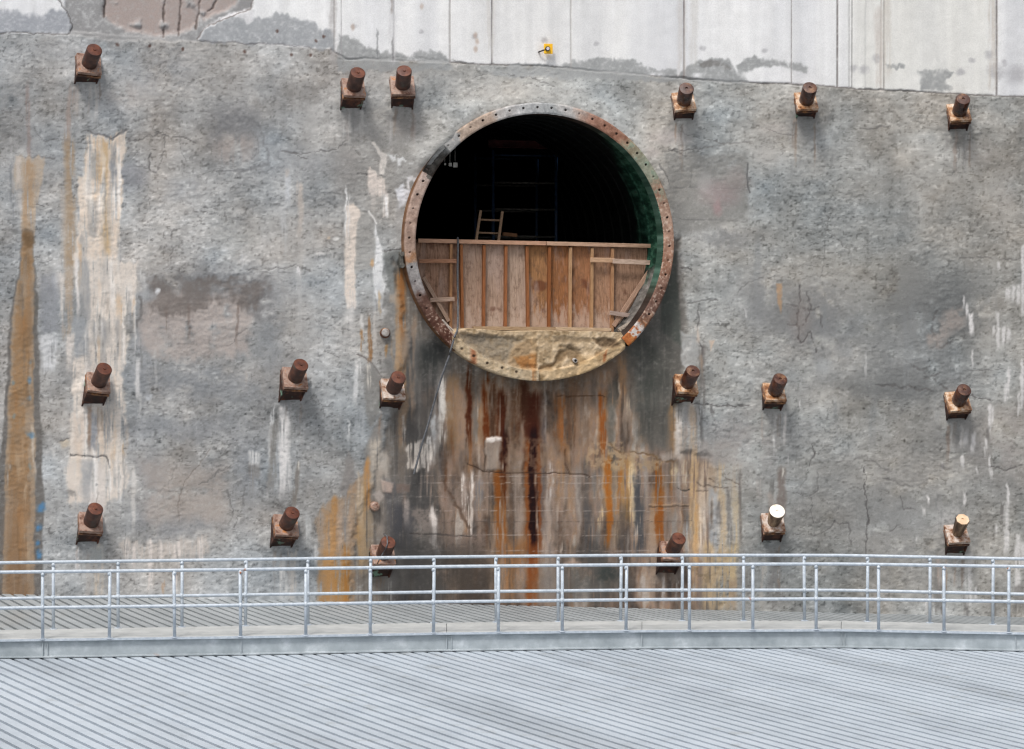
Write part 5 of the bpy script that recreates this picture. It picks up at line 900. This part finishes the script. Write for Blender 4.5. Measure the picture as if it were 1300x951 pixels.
def path_y(x, tab):
    return float(np.interp(x, [p.x for p in tab], [p.y for p in tab]))
def decking(name, y_front, y_back, zf, nseg):
    # trapezoidal decking: wide crests, narrow troughs
    prof = [(0, 0), (.148, 0), (.140, -.065), (.2195, -.065)]
    smin, smax = [], []
    tin = []
    def sheet(k, P_, h_):
        sh = k // 3; lap = math.floor((P_.dot(rd) + (sh % 2) * 2.1) / 6.0); r_ = random.Random(sh * 991 + lap * 17).uniform(.93, 1.05)
        d_ = float(fbm(np.array([P_.dot(pd) * 2.2]), np.array([P_.dot(rd) * .22 + 40]), 61, 3)[0]); d2 = float(fbm(np.array([P_.dot(pd) * .5 + 9]), np.array([P_.dot(rd) * .3 + 40]), 62, 3)[0])
        return r_ * (1 - .13 * float(sst(.5, .75, d_))) * .92
    verts = []; faces = []; k0, k1 = -190, 160; cols = []
    for k in range(k0, k1):
        for (o_, h_) in prof:
            s_ = k * PIT + o_; p0 = pd * s_                         # a line p0 + rd * t
            def y_at(fn, inc):
                t = 40.0
                for _ in range(12): P_ = p0 + rd * t; t += (fn(P_.x) - P_.y) / rd.y * .9
                return t
            t0, t1 = y_at(y_front, 0), y_at(y_back, 0)
            if t1 <= t0: continue
            mx = (p0 + rd * t0).x; mx1 = (p0 + rd * t1).x
            if max(mx, mx1) < -21 or min(mx, mx1) > 21: continue
            row = []
            for j in range(nseg + 1):
                P_ = p0 + rd * (t0 + (t1 - t0) * j / nseg); P_.z = zf(P_) + h_; row.append(len(verts)); verts.append(P_[:]); tin.append(sheet(k, P_, h_))
            cols.append(row)
    for A, B in zip(cols, cols[1:]):
        for j in range(nseg): faces.append((A[j], A[j + 1], B[j + 1], B[j]))
    me = bpy.data.meshes.new(name); me.from_pydata(verts, [], faces); me.update()
    at = me.color_attributes.new('tint', 'FLOAT_COLOR', 'POINT'); at.data.foreach_set('color', np.array([[t, t * .995, t * .985, 1] for t in tin], np.float32).ravel()); return me
me = decking("corrugated_roof", lambda x: 27.0, lambda x: path_y(x, near) + .55, lambda P: 0.0, 26)
tag(link("corrugated_roof", me, M['roof']), "pale blue grey ribbed steel roof in front of the walkway", "roof")
me = decking("corrugated_roof", lambda x: path_y(x, far) - .45, lambda x: OY + (x - OX) * sT / cT + .02, roofz_back, 10)
tag(link("corrugated_roof", me, M['roof_dusty']), "dusty grey ribbed steel roof between the walkway and the wall's foot", "roof")

# ================================================================== WALKWAY AND RAILINGS
def offset(path, d):
    out = []
    for i, p in enumerate(path):
        t = (path[min(i + 1, len(path) - 1)] - path[max(i - 1, 0)]).normalized(); n_ = Vector((-t.y, t.x, 0)); out.append(p + n_ * d)
    return out
WID = 1.17
def sweep(bm, path, prof):
    """profile points (across, up) swept along the path; across is towards the wall"""
    rows = []
    for i, p in enumerate(path):
        t = (path[min(i + 1, len(path) - 1)] - path[max(i - 1, 0)]).normalized(); n_ = Vector((-t.y, t.x, 0))
        rows.append([bm.verts.new(p + n_ * a + Vector((0, 0, b))) for a, b in prof])
    m_ = len(prof)
    for A, B in zip(rows, rows[1:]):
        for k in range(m_): bm.faces.new((A[k], A[(k + 1) % m_], B[(k + 1) % m_], B[k]))
    bm.faces.new(rows[0]); bm.faces.new(rows[-1][::-1]); bmesh.ops.recalc_face_normals(bm, faces=bm.faces[:])
wk = empty("walkway", near[0]); tag(wk, "narrow galvanized steel catwalk crossing the roof below the wall", "walkway")
rel = [p - near[0] for p in near]
def on_path(px, tab):
    a = (px - 650) / F
    for p, q in zip(tab, tab[1:]):
        fa, fb = p.x - a * p.y, q.x - a * q.y
        if fa <= 0 <= fb: return p + (q - p) * (fa / (fa - fb))
    return tab[-1] if tab[-1].x - a * tab[-1].y < 0 else tab[0]
# front and back channels
frel = [p - near[0] for p in far]
for pth_, sg in ((rel, 1), (frel, -1)):
    a0 = 0.0
    bm = bmesh.new(); f_ = lambda a, b: (a0 + sg * a, b)
    sweep(bm, pth_, [f_(-.012, 0), f_(-.012, -.028), f_(.035, -.036), f_(.04, -.262), f_(-.005, -.268), f_(-.005, -.288), f_(.10, -.288), f_(.052, -.262), f_(.052, -.03), f_(.10, -.004)])
    from_bm("edge_channel", bm, M['beam'], wk)
for i in range(len(rel) - 1):
    bm = bmesh.new(); prism(bm, [(p.x, p.y) for p in (rel[i] + Vector((.004, .02, 0)), rel[i + 1] + Vector((-.004, .02, 0)), frel[i + 1] + Vector((-.004, -.02, 0)), frel[i] + Vector((.004, -.02, 0)))], -.02, .004, lambda x, y, z: Vector((x, y, z)))
    from_bm("floor_plate", bm, M['deck'], wk)
bm = bmesh.new(); sweep(bm, rel, [(-.022, .012), (-.022, -.022), (.016, -.018), (.016, .012)]); from_bm("nosing", bm, M['galv'], wk)
for px in (54, 60, 306, 567, 573, 815, 1068, 1073, 1290):
    p = on_path(px, near) - near[0]; bm = bmesh.new(); add_box(bm, (0, 0, 0), (.012, .03, .225)); o = from_bm("stiffener", bm, M['beam'], wk); o.location = p + Vector((0, .024, -.15))
nearpx = [-450, -366, -282, -198, -114, -30, 54.2, 138.8, 221.7, 305.6, 388.2, 470.1, 550.3, 632.6, 713.8, 794.7, 875.2, 955.8, 1036, 1115.5, 1198.5, 1280.7, 1363, 1446, 1529, 1612, 1695]
farpx = [-427, -344.5, -262, -179.5, -97, -15, 67.7, 150, 231, 311.7, 391, 470.5, 550.5, 629.9, 708.7, 787.9, 866, 944, 1021.4, 1101, 1180.5, 1260.4, 1340, 1420, 1500, 1580, 1660]
def railing(tab, pxs, lab, r=.027, hgt=1.075):
    rl = empty("railing", tab[0]); tag(rl, lab, "railing", "galvanized pipe railings of the walkway"); rt = [p - tab[0] for p in tab]
    for z, nm in ((hgt, "top_rail"), (hgt * .47, "mid_rail")):
        pts = []
        for i, (p, q) in enumerate(zip(rt, rt[1:])):
            nk = max(1, int((q - p).length / .45))
            for k in range(nk): pts.append(p + (q - p) * (k / nk) + Vector((0, 0, z)))
        pts.append(rt[-1] + Vector((0, 0, z)))
        sm = [pts[0]] + [(pts[i - 1] + pts[i] * 2 + pts[i + 1]) / 4 for i in range(1, len(pts) - 1)] + [pts[-1]]
        bm = bmesh.new(); add_tube(bm, sm, r, 12); from_bm(nm, bm, M['galv'], rl)
    for px in pxs:
        p = on_path(px, tab) - tab[0]; bm = bmesh.new(); lean = Vector((random.uniform(-.012, .012), 0, hgt - .012))
        add_tube(bm, [(0, 0, -.01), lean], r * .98, 12); add_tube(bm, [(0, 0, .0), (0, 0, .014)], .062, 10); add_tube(bm, [(0, 0, hgt * .47 - .04), (0, 0, hgt * .47 + .04)], r * 1.18, 12); add_tube(bm, [(0, 0, hgt - .07), (0, 0, hgt - .02)], r * 1.12, 12); o = from_bm("post", bm, M['galv'], rl); o.location = p
    return rl
railing(offset(near, .02), nearpx, "galvanized pipe railing along the walkway's near edge, lower one in the photo")
railing(offset(far, -.03), farpx, "galvanized pipe railing along the walkway's far edge, nearer to the wall", hgt=1.10)
